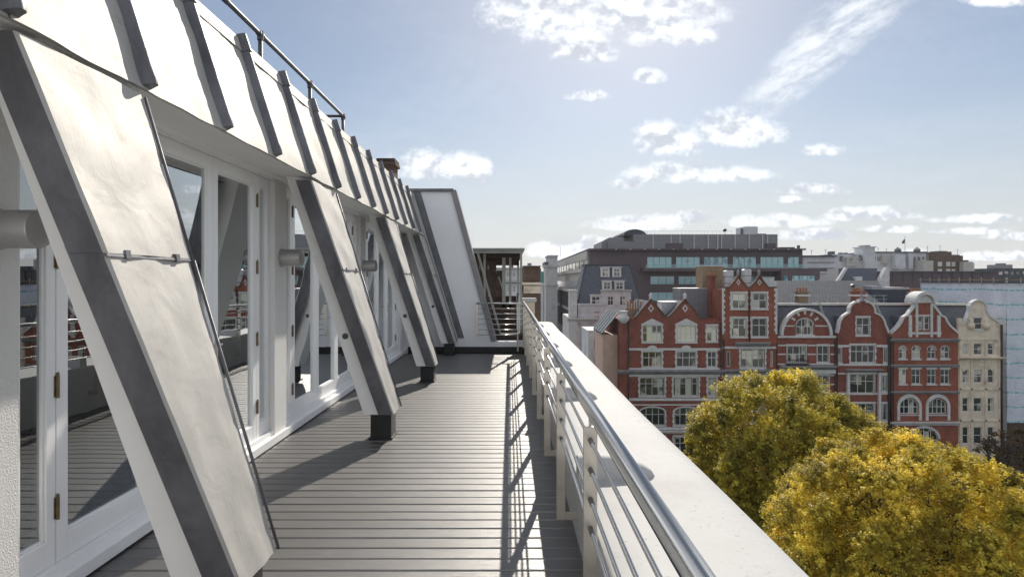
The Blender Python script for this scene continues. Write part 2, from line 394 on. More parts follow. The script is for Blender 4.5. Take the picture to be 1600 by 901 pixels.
# wrapped scaffold sheeting: white reinforced sheet with rows of teal print
def sheet_mat():
    m, t, p = principled('printed_scaffold_sheeting')
    c = t.new('ShaderNodeTexCoord').outputs['Object']
    s = t.new('ShaderNodeSeparateXYZ'); t.link(c, s.inputs[0])
    n0 = t.noise(c, .35, 4, .6)
    z = t.math('ADD', s.outputs[2], t.math('MULTIPLY', n0.outputs[0], .7))
    w = t.math('FRACT', t.math('DIVIDE', z, 2.05))
    row = t.math('MULTIPLY', t.smooth(w, .40, .43), t.smooth(w, .54, .51))
    hx = t.math('ADD', s.outputs[0], s.outputs[1])
    let = t.math('FRACT', t.math('MULTIPLY', hx, .62))
    mp = t.new('ShaderNodeCombineXYZ'); t.link(t.math('MULTIPLY', hx, 4.2), mp.inputs[0]); t.link(t.math('MULTIPLY', s.outputs[2], 1.6), mp.inputs[1])
    nl = t.noise(mp.outputs[0], 1.0, 2, .5)
    ink = t.math('MULTIPLY', row, t.math('MULTIPLY', t.smooth(let, .08, .14), t.smooth(nl.outputs[0], .36, .46)))
    base = t.ramp(n0.outputs[0], [(.3, (.52, .55, .64)), (.7, (.70, .73, .82))])
    cc = t.mixc(t.math('MULTIPLY', ink, .85), base, (.10, .42, .46))
    t.link(cc, p.inputs['Base Color']); p.inputs['Roughness'].default_value = .45
    b = t.new('ShaderNodeBump'); b.inputs['Strength'].default_value = .8; b.inputs['Distance'].default_value = .25
    t.link(t.noise(c, .9, 4, .6, .5).outputs[0], b.inputs['Height']); t.link(b.outputs[0], p.inputs['Normal'])
    return m
M['sheet'] = sheet_mat()

# ------------------------------------------------------------------ geometry helpers
class MB:
    def __init__(s):
        s.v = []; s.f = []; s.m = []; s.mi = 0
    def add(s, vs, fs):
        o = len(s.v); s.v += [tuple(v) for v in vs]
        for f in fs:
            s.f.append(tuple(i + o for i in f)); s.m.append(s.mi)
        return s
    def box(s, x0, x1, y0, y1, z0, z1):
        x0, x1 = min(x0, x1), max(x0, x1); y0, y1 = min(y0, y1), max(y0, y1); z0, z1 = min(z0, z1), max(z0, z1)
        return s.add([(x0, y0, z0), (x1, y0, z0), (x1, y1, z0), (x0, y1, z0), (x0, y0, z1), (x1, y0, z1), (x1, y1, z1), (x0, y1, z1)],
                     [(0, 3, 2, 1), (4, 5, 6, 7), (0, 1, 5, 4), (1, 2, 6, 5), (2, 3, 7, 6), (3, 0, 4, 7)])
    def hexa(s, bot, top):
        """eight corners: bottom ring and top ring, counter-clockwise from above"""
        return s.add(list(bot) + list(top), [(0, 3, 2, 1), (4, 5, 6, 7), (0, 1, 5, 4), (1, 2, 6, 5), (2, 3, 7, 6), (3, 0, 4, 7)])
    def prism_y(s, poly, y0, y1):
        """polygon in (x, z), counter-clockwise seen from -Y, extruded in Y"""
        n = len(poly)
        vs = [(x, y0, z) for x, z in poly] + [(x, y1, z) for x, z in poly]
        fs = [tuple(range(n)), tuple(range(2 * n - 1, n - 1, -1))]
        for i in range(n):
            j = (i + 1) % n
            fs.append((j, i, i + n, j + n))
        return s.add(vs, fs)
    def prism_x(s, poly, x0, x1):
        n = len(poly)
        vs = [(x0, y, z) for y, z in poly] + [(x1, y, z) for y, z in poly]
        fs = [tuple(range(n - 1, -1, -1)), tuple(range(n, 2 * n))]
        for i in range(n):
            j = (i + 1) % n
            fs.append((i, j, j + n, i + n))
        return s.add(vs, fs)
    def tube(s, p, q, r, n=10, r2=None, caps=True):
        p = Vector(p); q = Vector(q); r2 = r if r2 is None else r2
        d = (q - p).normalized()
        a = d.orthogonal().normalized(); b = d.cross(a)
        vs = []
        for c, rr in ((p, r), (q, r2)):
            for i in range(n):
                t = 2 * math.pi * i / n
                vs.append(c + a * (rr * math.cos(t)) + b * (rr * math.sin(t)))
        fs = [(i, (i + 1) % n, (i + 1) % n + n, i + n) for i in range(n)]
        if caps:
            fs += [tuple(range(n - 1, -1, -1)), tuple(range(n, 2 * n))]
        return s.add(vs, fs)
    def lathe(s, base, axis, prof, n=24):
        """prof: list of (distance along axis, radius)"""
        base = Vector(base); d = Vector(axis).normalized(); a = d.orthogonal().normalized(); b = d.cross(a)
        vs = []
        for t, r in prof:
            for i in range(n):
                w = 2 * math.pi * i / n
                vs.append(base + d * t + a * (r * math.cos(w)) + b * (r * math.sin(w)))
        fs = []
        for k in range(len(prof) - 1):
            for i in range(n):
                j = (i + 1) % n
                fs.append((k * n + i, k * n + j, (k + 1) * n + j, (k + 1) * n + i))
        fs += [tuple(range(n - 1, -1, -1)), tuple(range((len(prof) - 1) * n, len(prof) * n))]
        return s.add(vs, fs)
    def ribbon(s, pts, w, y0, y1, inward=0.0):
        """a strip of width w laid along a polyline in (x, z), extruded in Y"""
        n = len(pts); L = []; R = []
        for i in range(n):
            a = Vector(pts[max(i - 1, 0)]); b = Vector(pts[min(i + 1, n - 1)])
            d = (b - a).normalized(); nn = Vector((-d.y, d.x))
            c = Vector(pts[i])
            L.append(c + nn * (w * (1 - inward))); R.append(c - nn * (w * inward))
        for i in range(n - 1):
            s.prism_y([tuple(R[i]), tuple(R[i + 1]), tuple(L[i + 1]), tuple(L[i])], y0, y1)
        return s
    def build(s, name, mats, parent=None, smooth=False, origin=None):
        if not isinstance(mats, (list, tuple)): mats = [mats]
        o = Vector(origin) if origin is not None else (Vector(parent.get('_base', (0, 0, 0))) if parent is not None else Vector((0, 0, 0)))
        me = bpy.data.meshes.new(name)
        me.from_pydata([(v[0] - o.x, v[1] - o.y, v[2] - o.z) for v in s.v], [], s.f)
        for m in mats: me.materials.append(M[m] if isinstance(m, str) else m)
        if len(mats) > 1: me.polygons.foreach_set('material_index', s.m)
        if smooth: me.polygons.foreach_set('use_smooth', [True] * len(me.polygons))
        me.update()
        return link(name, me, parent, o)

def link(name, me, parent=None, o=Vector((0, 0, 0)), loc=None):
    ob = bpy.data.objects.new(name, me)
    COL.objects.link(ob)
    if parent is not None:
        ob.parent = parent
        base = Vector(parent.get('_base', (0, 0, 0)))
        ob.location = (Vector(loc) if loc is not None else o) - base
        ob['_base'] = tuple(Vector(loc) if loc is not None else o)
    else:
        ob.location = Vector(loc) if loc is not None else o
        ob['_base'] = tuple(ob.location)
    return ob
def thing(name, label, cat, loc=(0, 0, 0), group=None):
    e = bpy.data.objects.new(name, None); COL.objects.link(e)
    e.location = loc; e['_base'] = tuple(loc); e.empty_display_size = .2
    return tag(e, label, cat, group)
def tag(o, label, cat, group=None, kind=None):
    o['label'] = label; o['category'] = cat
    if group: o['group'] = group
    if kind: o['kind'] = kind
    return o
def struct(o):
    o['kind'] = 'structure'; return o
def smooth_sharp(ob, ang=35):
    me = ob.data
    me.polygons.foreach_set('use_smooth', [True] * len(me.polygons))
    bm = bmesh.new(); bm.from_mesh(me)
    for e in bm.edges:
        if len(e.link_faces) == 2 and e.calc_face_angle(0) > math.radians(ang): e.smooth = False
        if len(e.link_faces) != 2: e.smooth = False
    bm.to_mesh(me); bm.free()
    return ob
def bevel(ob, w, seg=2):
    md = ob.modifiers.new('bevel', 'BEVEL'); md.width = w; md.segments = seg; md.limit_method = 'ANGLE'
    return ob
def inpoly(x, y, poly):
    c = False; n = len(poly); j = n - 1
    for i in range(n):
        xi, yi = poly[i]; xj, yj = poly[j]
        if (yi > y) != (yj > y) and x < (xj - xi) * (y - yi) / (yj - yi) + xi: c = not c
        j = i
    return c

# ================================================================== THE TERRACE
GROUND = -25.0
PITCH = 3.25
S = [2.555 + PITCH * k for k in range(4)]        # strut bays
ROLL = PITCH / 4
YEND = 12.75                                      # party wall at the end of the terrace
XD = -2.36                                        # face of the folding doors
EAVE = (-1.875, 2.585); TOP = (-2.165, 3.51)

# --- building below (keeps the street side solid)
mb = MB(); mb.box(-9.5, 1.02, -3, 14.3, GROUND, -.16)
tag(mb.build('lower_storeys', 'whitewall'), 'plain white storeys of the building beneath the roof terrace', 'building')

# --- deck
deck = struct(MB().box(-2.44, .44, -1.0, YEND - .03, -.15, -.04).build('deck', 'black'))
BP = .1345
prof = [(-BP / 2 + .007, -.03), (BP / 2 - .007, -.03), (BP / 2 - .006, -.009), (BP / 2 - .011, 0), (-BP / 2 + .011, 0), (-BP / 2 + .006, -.009)]
bm_ = MB().prism_x(prof, -2.40, .418)
bme = bpy.data.meshes.new('deck_board'); bme.from_pydata(bm_.v, [], bm_.f); bme.materials.append(M['deck'])
y = 1.5; i = 0
while y < YEND - .1:
    b = link('deck_board', bme, deck, loc=(0, y, random.uniform(-.0012, .0012)))
    y += BP; i += 1

# --- the penthouse shell: piers, sills, soffit, lead roof
ph = thing('penthouse', 'white penthouse with lead mansard roof along the left side of the terrace', 'building', (-2.4, 2.5, 0))
mb = MB().box(-2.66, -2.31, -1.0, S[0] + .155, .0, 2.66); mb.build('pier', 'plaster', ph)
for s in S[1:]:
    mb = MB().box(-2.66, -2.31, s - .145, min(s + .155, YEND - .01), .0, 2.66); mb.build('pier', 'plaster', ph)
MB().box(-2.60, -2.275, S[0] + .15, YEND - .005, .015, .085).build('sill', 'gloss', ph)
MB().box(-2.58, -2.325, S[0] + .152, YEND - .006, .0855, .13).build('threshold', 'gloss', ph)
MB().box(-2.58, -2.330, S[0] + .16, YEND - .006, 2.585, 2.655).build('door_head', 'gloss', ph)
mb = MB().prism_y([(-2.60, 2.657), (-1.885, 2.575), (-1.885, 2.60), (-2.60, 2.70)], -1.0, YEND - .004); mb.build('soffit', 'strutwhite', ph)
mb = MB().prism_y([(-2.335, 2.6), (-2.29, 2.6), (-2.275, 2.619), (-2.335, 2.627)], S[0] + .17, YEND - .007); mb.build('soffit_moulding', 'gloss', ph)
# flat roof behind and the rooms inside
MB().box(-9.2, -2.2, -1.0, YEND + .2, 3.38, 3.46).build('flat_roof', 'zinc', ph)
MB().box(-9.0, -2.62, -1.0, YEND, 0, .03).build('room_floor', 'intfloor', ph)
MB().box(-9.0, -2.45, -1.0, YEND, 2.72, 2.8).build('room_ceiling', 'interior', ph)
MB().box(-6.6, -6.5, -1.0, YEND, .03, 2.72).build('room_wall', 'interior', ph)
for yy in (-.9, 5.75, 9.0, YEND - .12):
    MB().box(-6.5, -2.68, yy, yy + .1, .03, 2.72).build('room_wall', 'interior', ph)
mb = MB()
for t in range(26):
    yy = 2.9 + t * .055
    mb.box(-2.98 + .025 * math.sin(t * 1.7), -2.95 + .025 * math.sin(t * 1.7), yy, yy + .05, .05, 2.6)
# lead roof panels: dented sheets between rolls
def roof_pt(t, y, out=0.0):
    x = EAVE[0] + (TOP[0] - EAVE[0]) * t; z = EAVE[1] + (TOP[1] - EAVE[1]) * t
    nx, nz = .955, .297
    return (x + nx * out, y, z + nz * out)
rolls = [S[0] - ROLL / 2 + ROLL * k for k in range(-1, 13)]
ndent = lambda a, b: .0035 * (math.sin(a * 9.1 + 2.1 * math.sin(b * 5.3)) + math.sin(b * 13.7 + 1.3 * math.sin(a * 7.7)))
for k in range(len(rolls)):
    y0 = rolls[k]; y1 = rolls[k + 1] if k + 1 < len(rolls) else YEND - .01
    if y1 - y0 < .1: continue
    y1 = min(y1, YEND - .01)
    mb = MB(); nu, nv = 8, 12; vs = []
    for a in range(nv + 1):
        t = -.012 + a / nv * 1.0
        for b in range(nu + 1):
            yy = y0 + (y1 - y0) * b / nu
            sag = -.006 * math.sin(math.pi * b / nu) if a == 0 else 0
            vs.append(Vector(roof_pt(t + sag, yy, .012 + ndent(t * 1.3 + k, yy))))
    fs = [(a * (nu + 1) + b, a * (nu + 1) + b + 1, (a + 1) * (nu + 1) + b + 1, (a + 1) * (nu + 1) + b) for a in range(nv) for b in range(nu)]
    mb.add(vs, fs)
    base = len(vs)
    # turned-under drip edge
    lowv = [(v.x - .016, v.y, v.z - .002) for v in vs[:nu + 1]]
    o = len(mb.v); mb.v += lowv
    for b in range(nu): mb.f.append((b + 1, b, o + b, o + b + 1)); mb.m.append(0)
    smooth_sharp(mb.build('lead_panel', 'lead', ph), 40)
    p0 = Vector(roof_pt(.885, y0 + .03, .022)); p1 = Vector(roof_pt(1.0, y0 + .03, .022))
    mb = MB()
    q = lambda t, yy, o_: roof_pt(t, yy, o_)
    mb.hexa([q(.885, y0 + .04, .004), q(.885, y0 + .04, .020), q(.885, y1 - .04, .020), q(.885, y1 - .04, .004)],
            [q(1.01, y0 + .04, .004), q(1.01, y0 + .04, .022), q(1.01, y1 - .04, .022), q(1.01, y1 - .04, .004)])
    mb.box(-2.40, TOP[0] + .012, y0 + .04, y1 - .04, TOP[1] + .002, TOP[1] + .018)
    mb.build('ridge_flashing', 'lead', ph)
for yk in rolls[:]:
    if yk > YEND - .1: continue
    mb = MB(); pr = [(-.044, 0), (-.033, .030), (-.026, .058), (-.010, .068), (.010, .068), (.026, .058), (.033, .030), (.044, 0)]
    secs = [(.005, .92), (.03, 1.0), (.10, .95), (.88, .92), (.885, 1.08), (1.03, 1.06)]
    vs = []
    for t, sc in secs:
        for a, h in pr: vs.append(roof_pt(t, yk + a * sc, .005 + h * sc))
    n = len(pr); fs = []
    for k in range(len(secs) - 1):
        for j in range(n - 1): fs.append((k * n + j, (k + 1) * n + j, (k + 1) * n + j + 1, k * n + j + 1)[::-1])
    fs.append(tuple(range(n))[::-1]); fs.append(tuple(range((len(secs) - 1) * n, len(secs) * n)))
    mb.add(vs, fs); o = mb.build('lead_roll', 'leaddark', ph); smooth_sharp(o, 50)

# --- raking struts
XB, ZB, ZT = -1.16, .265, 2.60
def strut_x(z): return XB + (-1.893 - XB) * (z - ZB) / (ZT - ZB)
def strut_y(s, z, side):
    t = (z - ZB) / (ZT - ZB)
    lo = (s - .06) + (s - .378 - (s - .06)) * t
    hi = (s + .31) + (s + .372 - (s + .31)) * t
    return lo if side < 0 else hi
def cap_piece(s, z0, z1, out, n=14):
    """folded lead sheet: cheek, face, cheek"""
    mb = MB(); rows = []
    for a in range(n + 1):
        z = z0 + (z1 - z0) * a / n
        x = strut_x(z) + out; y0 = strut_y(s, z, -1) - out; y1 = strut_y(s, z, 1) + out
        w = .152
        row = [(x - w, y0, z), (x - .012, y0, z)]
        m = 7
        for b in range(m + 1):
            t = b / m
            bulge = ndent(z * 1.7 + s, (y0 + t * .4) * 2.1) * (1.3 if 0 < b < m else .3)
            row.append((x + bulge, y0 + .012 + (y1 - y0 - .024) * t, z))
        row += [(x - .012, y1, z), (x - w, y1, z)]
        rows.append(row)
    c = len(rows[0]); vs = [v for r in rows for v in r]
    for a in range(n):
        for b in range(c - 1):
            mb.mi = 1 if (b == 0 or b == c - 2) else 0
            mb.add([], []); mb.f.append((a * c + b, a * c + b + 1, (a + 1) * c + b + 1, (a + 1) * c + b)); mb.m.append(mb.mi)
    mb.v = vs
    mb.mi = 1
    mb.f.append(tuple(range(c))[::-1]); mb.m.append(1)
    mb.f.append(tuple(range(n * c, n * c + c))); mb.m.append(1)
    return mb
STRUT_LABEL = ['largest raking strut with pale lead face, nearest to the viewer at the left',
               'second raking strut, standing on a black block at mid terrace',
               'third raking strut, with its black foot block farther down the deck',
               'last raking strut, tight against the white end wall']
for k, s in enumerate(S):
    r = thing('raking_strut', STRUT_LABEL[k], 'strut', (-1.3, s + .1, 0), 'raking struts propping the mansard roof')
    def ring(z, x0, x1, ins):
        a = strut_y(s, z, -1) + (ins if z < 1 else .15); b = strut_y(s, z, 1) - ins
        return [(x0, a, z), (x1, a, z), (x1, b, z), (x0, b, z)]
    mb = MB().hexa(ring(ZB - .005, strut_x(ZB) - .30, strut_x(ZB) - .03, .014), ring(2.64, strut_x(2.64) - .27, strut_x(2.64) - .03, .014))
    mb.build('white_core', 'strutwhite', r)
    ymax = YEND - .012
    for (z0, z1, out, nm) in ((ZB, 1.74, 0.0, 'lead_cap'), (1.71, 2.545, .007, 'lead_cap')):
        c = cap_piece(s, z0, z1, out)
        c.v = [(v[0], min(v[1], ymax), v[2]) for v in c.v]
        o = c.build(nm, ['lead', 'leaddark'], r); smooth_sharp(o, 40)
    # dark welted edge along the far side and clips on the lap
    for (z0, z1) in ((ZB, 1.70), (1.70, 2.53)):
        yy0 = min(strut_y(s, z0, 1) + .006, ymax); yy1 = min(strut_y(s, z1, 1) + .012, ymax)
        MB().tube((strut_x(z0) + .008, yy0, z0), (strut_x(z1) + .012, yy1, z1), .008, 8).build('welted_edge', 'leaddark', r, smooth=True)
    yA = strut_y(s, 1.71, -1); yB = min(strut_y(s, 1.71, 1), ymax - .02)
    for f in (.2, .8):
        yy = yA + (yB - yA) * f
        x = strut_x(1.715)
        MB().hexa([(x - .005, yy - .016, 1.692), (x + .018, yy - .016, 1.692), (x + .018, yy + .016, 1.692), (x - .005, yy + .016, 1.692)],
                  [(x - .012, yy - .016, 1.727), (x + .012, yy - .016, 1.727), (x + .012, yy + .016, 1.727), (x - .012, yy + .016, 1.727)]).build('lead_clip', 'leaddark', r)
    MB().hexa([(x - .02, yA - .004, 1.697), (x + .014, yA - .004, 1.697), (x + .014, yB + .004, 1.697), (x - .02, yB + .004, 1.697)],
              [(x - .02, yA - .005, 1.709), (x + .010, yA - .005, 1.709), (x + .010, yB + .005, 1.709), (x - .02, yB + .005, 1.709)]).build('lap_joint', 'leaddark', r)
    if k: bz = 1.05; bx = strut_x(bz) - .17; by = strut_y(s, bz, -1) + .014 + .136 * (bz - ZB) / (2.64 - ZB); bx = strut_x(bz) - .22
    if k: MB().lathe((bx, by + .004, bz), (0, -1, 0), [(0, .03), (.012, .03), (.014, .016), (.022, .015)], 16).build('bolt_plate', 'darksteel', r)
    fb = MB().box(XB - .245, XB - .035, s, s + .24, 0.0, ZB - .004).build('foot_block', 'black', r); bevel(fb, .008)
    ft = MB().box(XB - .26, XB - .02, s - .015, s + .255, .0015, .02).build('foot_plate', 'black', r)

# --- folding doors, one set per bay
DOOR_LABEL = ['white folding glass doors between the nearest strut and the second strut',
              'white folding glass doors between the second and the third strut',
              'white folding glass doors beyond the third strut by the end wall']
def leaf(parent, y0, y1, hinge_at=None, handle=False):
    x0, x1 = XD - .055, XD + .0
    z0, z1 = .1315, 2.583; st = .062 if (y1 - y0) < .4 else .078
    tp, bt = .105, .135
    y0 += .0025; y1 -= .0025
    fr = MB()
    fr.box(x0, x1, y0, y0 + st, z0, z1); fr.box(x0, x1, y1 - st, y1, z0, z1)
    fr.box(x0 + .001, x1 - .001, y0 + st, y1 - st, z0, z0 + bt); fr.box(x0 + .001, x1 - .001, y0 + st, y1 - st, z1 - tp, z1)
    # glazing beads
    bd = .014
    fr.box(x0 + .004, x1 - .010, y0 + st, y0 + st + bd, z0 + bt, z1 - tp); fr.box(x0 + .004, x1 - .010, y1 - st - bd, y1 - st, z0 + bt, z1 - tp)
    fr.box(x0 + .005, x1 - .011, y0 + st + bd, y1 - st - bd, z0 + bt, z0 + bt + bd); fr.box(x0 + .005, x1 - .011, y0 + st + bd, y1 - st - bd, z1 - tp - bd, z1 - tp)
    o = fr.build('door_leaf', 'gloss', parent, origin=(XD, y0, 0)); bevel(o, .003, 1)
    MB().box(x0 + .022, x0 + .030, y0 + st + .003, y1 - st - .003, z0 + bt + .003, z1 - tp - .003).build('pane', 'glass', o)
    if hinge_at is not None:
        for hz in (.42, 1.05, 1.72, 2.34):
            h = MB(); h.box(x1 - .002, x1 + .004, hinge_at - .016, hinge_at + .016, hz - .055, hz + .055)
            h.tube((x1 + .009, hinge_at, hz - .06), (x1 + .009, hinge_at, hz + .06), .0085, 10)
            h.lathe((x1 + .009, hinge_at, hz + .06), (0, 0, 1), [(0, .006), (.008, .008), (.014, .003)], 8)
            h.build('hinge', 'brass', o)
    if handle:
        h = MB(); h.box(x1 - .002, x1 + .008, y0 + .025, y0 + .05, 1.0, 1.16); h.tube((x1 + .01, y0 + .037, 1.09), (x1 + .05, y0 + .037, 1.09), .008, 8)
        h.tube((x1 + .05, y0 + .04, 1.09), (x1 + .05, y0 - .07, 1.09), .008, 8); h.build('handle', 'satin', o)
for k in range(3):
    y0 = S[k] + .157; y1 = S[k + 1] - .147
    r = thing('folding_door', DOOR_LABEL[k], 'door', (XD, y0, 0.13), 'folding doors of the penthouse')
    nw = .285; w = (y1 - y0 - 2 * nw) / 3
    e = [y0, y0 + nw, y0 + nw + w, y0 + nw + 2 * w, y1 - nw, y1]
    for j in range(5):
        leaf(r, e[j], e[j + 1], hinge_at=(e[1] if j == 1 else e[4] if j == 3 else None), handle=(j == 3))

# --- wall lamps on the piers
for k, s in enumerate(S[:3]):
    r = thing('wall_lamp', ['grey cylinder wall lamp cut by the left edge of the picture', 'grey cylinder wall lamp just left of the second strut', 'small grey cylinder wall lamp beyond the second strut'][k],
              'lamp', (-2.31, s + .03, 1.83), 'cylinder lamps on the wall piers')
    b = MB().lathe((-2.312, s + .03, 1.83), (1, 0, 0), [(0, .086), (.198, .086), (.206, .082), (.214, .06), (.228, .004)], 32).build('lamp_body', 'lampgrey', r); smooth_sharp(b, 30)
    b = MB().lathe((-2.311, s + .03, 1.83), (1, 0, 0), [(0, .095), (.014, .095), (.018, .088)], 32).build('wall_plate', 'lampgrey', r); smooth_sharp(b, 30)

# --- roof guard rail
r = thing('roof_guardrail', 'dark tubular guard rail on top of the mansard roof', 'railing', (-2.62, 6, 3.46))
ry = [4.55, 6.05, 7.55, 9.05]
ZR = 4.18; XR = -2.62
MB().tube((XR, 1.2, ZR), (XR, ry[-1], ZR), .024, 12).build('rail', 'darksteel', r, smooth=True)
MB().tube((XR, ry[-1], ZR), (XR - 1.6, ry[-1], ZR - .0), .022, 12).build('rail', 'darksteel', r, smooth=True)
for yy in [1.55, 3.05] + ry:
    MB().tube((XR, yy, 3.45), (XR, yy, ZR), .024, 12).build('post', 'darksteel', r, smooth=True)
    o = MB().lathe((XR, yy, ZR - .06), (0, 0, 1), [(0, .032), (.07, .034), (.09, .034), (.098, .02)], 14).build('clamp', 'darksteel', r); smooth_sharp(o)
    MB().tube((XR, yy - .05, ZR), (XR, yy + .05, ZR), .031, 14).build('clamp', 'darksteel', r)
for yy in (5.3,): MB().tube((XR, yy - .05, ZR), (XR, yy + .05, ZR), .028, 12).build('coupler', 'darksteel', r, smooth=True)

# --- parapet on the street side: battered inner face, broad coated top with cross rolls
pp = thing('parapet_wall', 'broad white parapet wall with coated top beside the steel balustrade', 'wall', (.7, 7, -.1))
PT = .575
def pp_prof():
    return [(.425, -.12), (.405, .2), (.37, .45), (.352, .545), (.356, .566), (.372, .576), (.55, .580), (.86, .574), (.98, .566), (1.055, .548), (1.085, .515), (1.09, .46), (1.09, .40), (1.03, .38), (1.03, -.12)]
ys = [-2 + i * .4 for i in range(42)]; ys[-1] = 14.35
pf = pp_prof(); mb = MB(); n = len(pf); vs = []
for j, yy in enumerate(ys):
    for i, (x, z) in enumerate(pf):
        w = .004 * math.sin(yy * 1.7 + i) if 2 < i < 13 else 0
        vs.append((x + (.010 * math.sin(yy * .9) if i > 7 and i < 13 else 0), yy, z + w))
fs = []
for j in range(len(ys) - 1):
    for i in range(n - 1): fs.append((j * n + i, (j + 1) * n + i, (j + 1) * n + i + 1, j * n + i + 1)[::-1])
fs.append(tuple(range(n))); fs.append(tuple(range((len(ys) - 1) * n, len(ys) * n))[::-1])
mb.add(vs, [f[::-1] for f in fs]); o = mb.build('parapet_body', 'parapet', pp); smooth_sharp(o, 50)
for yy in (1.0, 2.96, 4.92, 6.86, 8.8, 10.75, 12.65):
    mb = MB(); prof2 = []
    secs = [(.356, .118), (.42, .125), (.52, .118), (.62, .10), (.70, .072), (.745, .04), (.765, .004)]
    vs = []; m = 7
    for x, h in secs:
        for a in range(m):
            t = math.pi * a / (m - 1)
            vs.append((x, yy + .07 - math.cos(t) * (.06 * min(1, h / .08)), .565 + h * math.sin(t) ** .35))
    fs = [(k * m + a, k * m + a + 1, (k + 1) * m + a + 1, (k + 1) * m + a)[::-1] for k in range(len(secs) - 1) for a in range(m - 1)]
    fs.append(tuple(range(m)))
    mb.add(vs, fs); o = mb.build('coping_roll', 'parapet', pp); smooth_sharp(o, 60)

# --- balustrade
bl = thing('balustrade', 'stainless steel balustrade with round handrail running along the white parapet', 'railing', (.3, 6, 0))
XRL = .30; ZRL = 1.127
o = MB().tube((XRL, .35, ZRL), (XRL, 12.63, ZRL), .025, 24).build('handrail', 'stainless', bl, smooth=True)
RZ = (1.007, .898, .788, .680)
posts = [.92 + 1.228 * k for k in range(10)]
for z in RZ:
    MB().tube((XRL, .35, z), (XRL, 12.6, z), .0068, 10).build('rod', 'stainless', bl, smooth=True)
for yy in posts:
    o = MB().box(XRL - .026, XRL + .026, yy - .006, yy + .006, .20, 1.056).build('post', 'satin', bl); bevel(o, .002, 1)
    o2 = MB().box(XRL + .0265, .412, yy - .0055, yy + .0055, .2005, .245).build('bracket', 'satin', bl)
    MB().tube((XRL, yy, 1.05), (XRL, yy, 1.112), .006, 10).build('pin', 'satin', bl)
    for z in RZ:
        MB().tube((XRL, yy - .062, z), (XRL, yy + .010, z), .0098, 10).build('sleeve', 'darksteel', bl)
# return at the far end
rt = thing('end_railing', 'short steel railing across the opening at the far end of the terrace', 'railing', (-.2, 12.6, 0))
MB().tube((XRL, 12.62, 1.10), (-.74, 12.62, 1.10), .022, 14).build('handrail', 'stainless', rt, smooth=True)
for q in range(6):
    z = .985 - q * .115
    MB().tube((XRL, 12.62, z), (-.74, 12.62, z), .0075, 8).build('rod', 'stainless', rt, smooth=True)
MB().box(-.745, -.695, 12.612, 12.628, .38, 1.08).build('post', 'satin', rt)
MB().box(.16, .19, 12.612, 12.628, .05, 1.08).build('post', 'satin', rt)

# --- the party wall that closes the terrace
pw = thing('end_wall', 'white rendered end wall with raking grey lead coping', 'wall', (-1.2, YEND, 0))
poly = [(-3.2, -.1), (.345, -.1), (.345, .25), (-.40, .25), (-1.29, 3.56), (-3.2, 3.56)]
MB().prism_y(poly, YEND, YEND + .3).build('wall_body', 'whitewall', pw)
mb = MB().ribbon([(-.405, .262), (-.50, .615), (-1.295, 3.575)], .12, YEND - .045, YEND + .345, inward=.92)
mb.build('raking_coping', 'sootstone', pw)
MB().box(-3.2, -1.245, YEND - .05, YEND + .34, 3.562, 3.625).build('top_coping', 'leaddark', pw)
MB().box(-2.25, .343, YEND - .028, YEND - .001, -.02, .135).build('skirting', 'black', pw)
mb = MB().prism_y([(strut_x(.26) + .012, .33), (strut_x(.26) + .15, .33), (TOP[0] + .19, 3.56), (TOP[0] + .03, 3.56)], YEND - .022, YEND - .002)
mb.build('lead_flashing', 'leaddark', pw)
r = MB().prism_y([(-3.2, -.1), (.345, -.1), (.345, 1.1), (-1.29, 3.56), (-3.2, 3.56)], -2.6, -2.3).build('rear_wall', 'whitewall')  # added unseen wall, throws sunlight back along the terrace as fill
tag(r, 'unseen white wall added behind the viewer to bounce sunlight', 'wall')
# --- chimney behind the roof
r = thing('roof_chimney', 'small brown brick chimney peeping over the mansard roof', 'chimney', (-2.95, 14, 3.4))
MB().box(-3.16, -2.78, 13.8, 14.3, 3.3, 4.36).build('stack', 'brickdark', r)
MB().box(-3.21, -2.73, 13.75, 14.35, 4.361, 4.43).build('cap', 'brickdark', r)
MB().box(-3.19, -2.75, 13.77, 14.33, 4.431, 4.52).build('cap', 'rust', r)

# --- steel canopy with stair beyond the end wall
cp = thing('steel_canopy', 'open rusty steel canopy with flat roof beyond the end railing', 'canopy', (-.3, 15, 0))
MB().box(-1.25, .30, 13.20, 13.30, 2.225, 2.30).build('front_beam', 'palesteel', cp)
MB().box(-1.25, .34, 13.15, 17.6, 2.301, 2.34).build('roof_sheet', 'palesteel', cp)
for j in range(7):
    yy = 13.75 + j * .6
    MB().box(-1.25, .28, yy, yy + .07, 2.17, 2.30).build('joist', 'rust', cp)
MB().box(-1.25, .28, 17.3, 17.38, 2.05, 2.3).build('rear_beam', 'rust', cp)
for (x, yy, w) in ((.235, 13.2, .05), (-.19, 14.4, .085), (-.02, 14.4, .06), (-.62, 13.6, .05), (.22, 17.3, .06), (-.9, 17.3, .06)):
    MB().box(x, x + w, yy, yy + w, -.6, 2.224).build('post', 'palesteel', cp)
MB().tube((-.73, 13.25, 2.22), (-.20, 13.32, .32), .026, 8).build('brace', 'palesteel', cp)
MB().tube((-.30, 15.4, 1.7), (-.10, 15.5, 1.1), .022, 8).build('brace', 'palesteel', cp)
for q in range(7):
    MB().box(-2.0 + q * .26, -1.745 + q * .26, 17.4 + .03 * (q % 2), 17.44 + .03 * (q % 2), -.6, 1.95 - .05 * (q == 6)).build('back_board', 'rust', cp)
for q in range(5):
    MB().box(-1.45 + q * .22, -1.235 + q * .22, 15.2 + .02 * (q % 2), 15.24 + .02 * (q % 2), -.6, 2.16).build('back_board', 'rust', cp)  # nearer dark boards added to deepen the shade inside the canopy
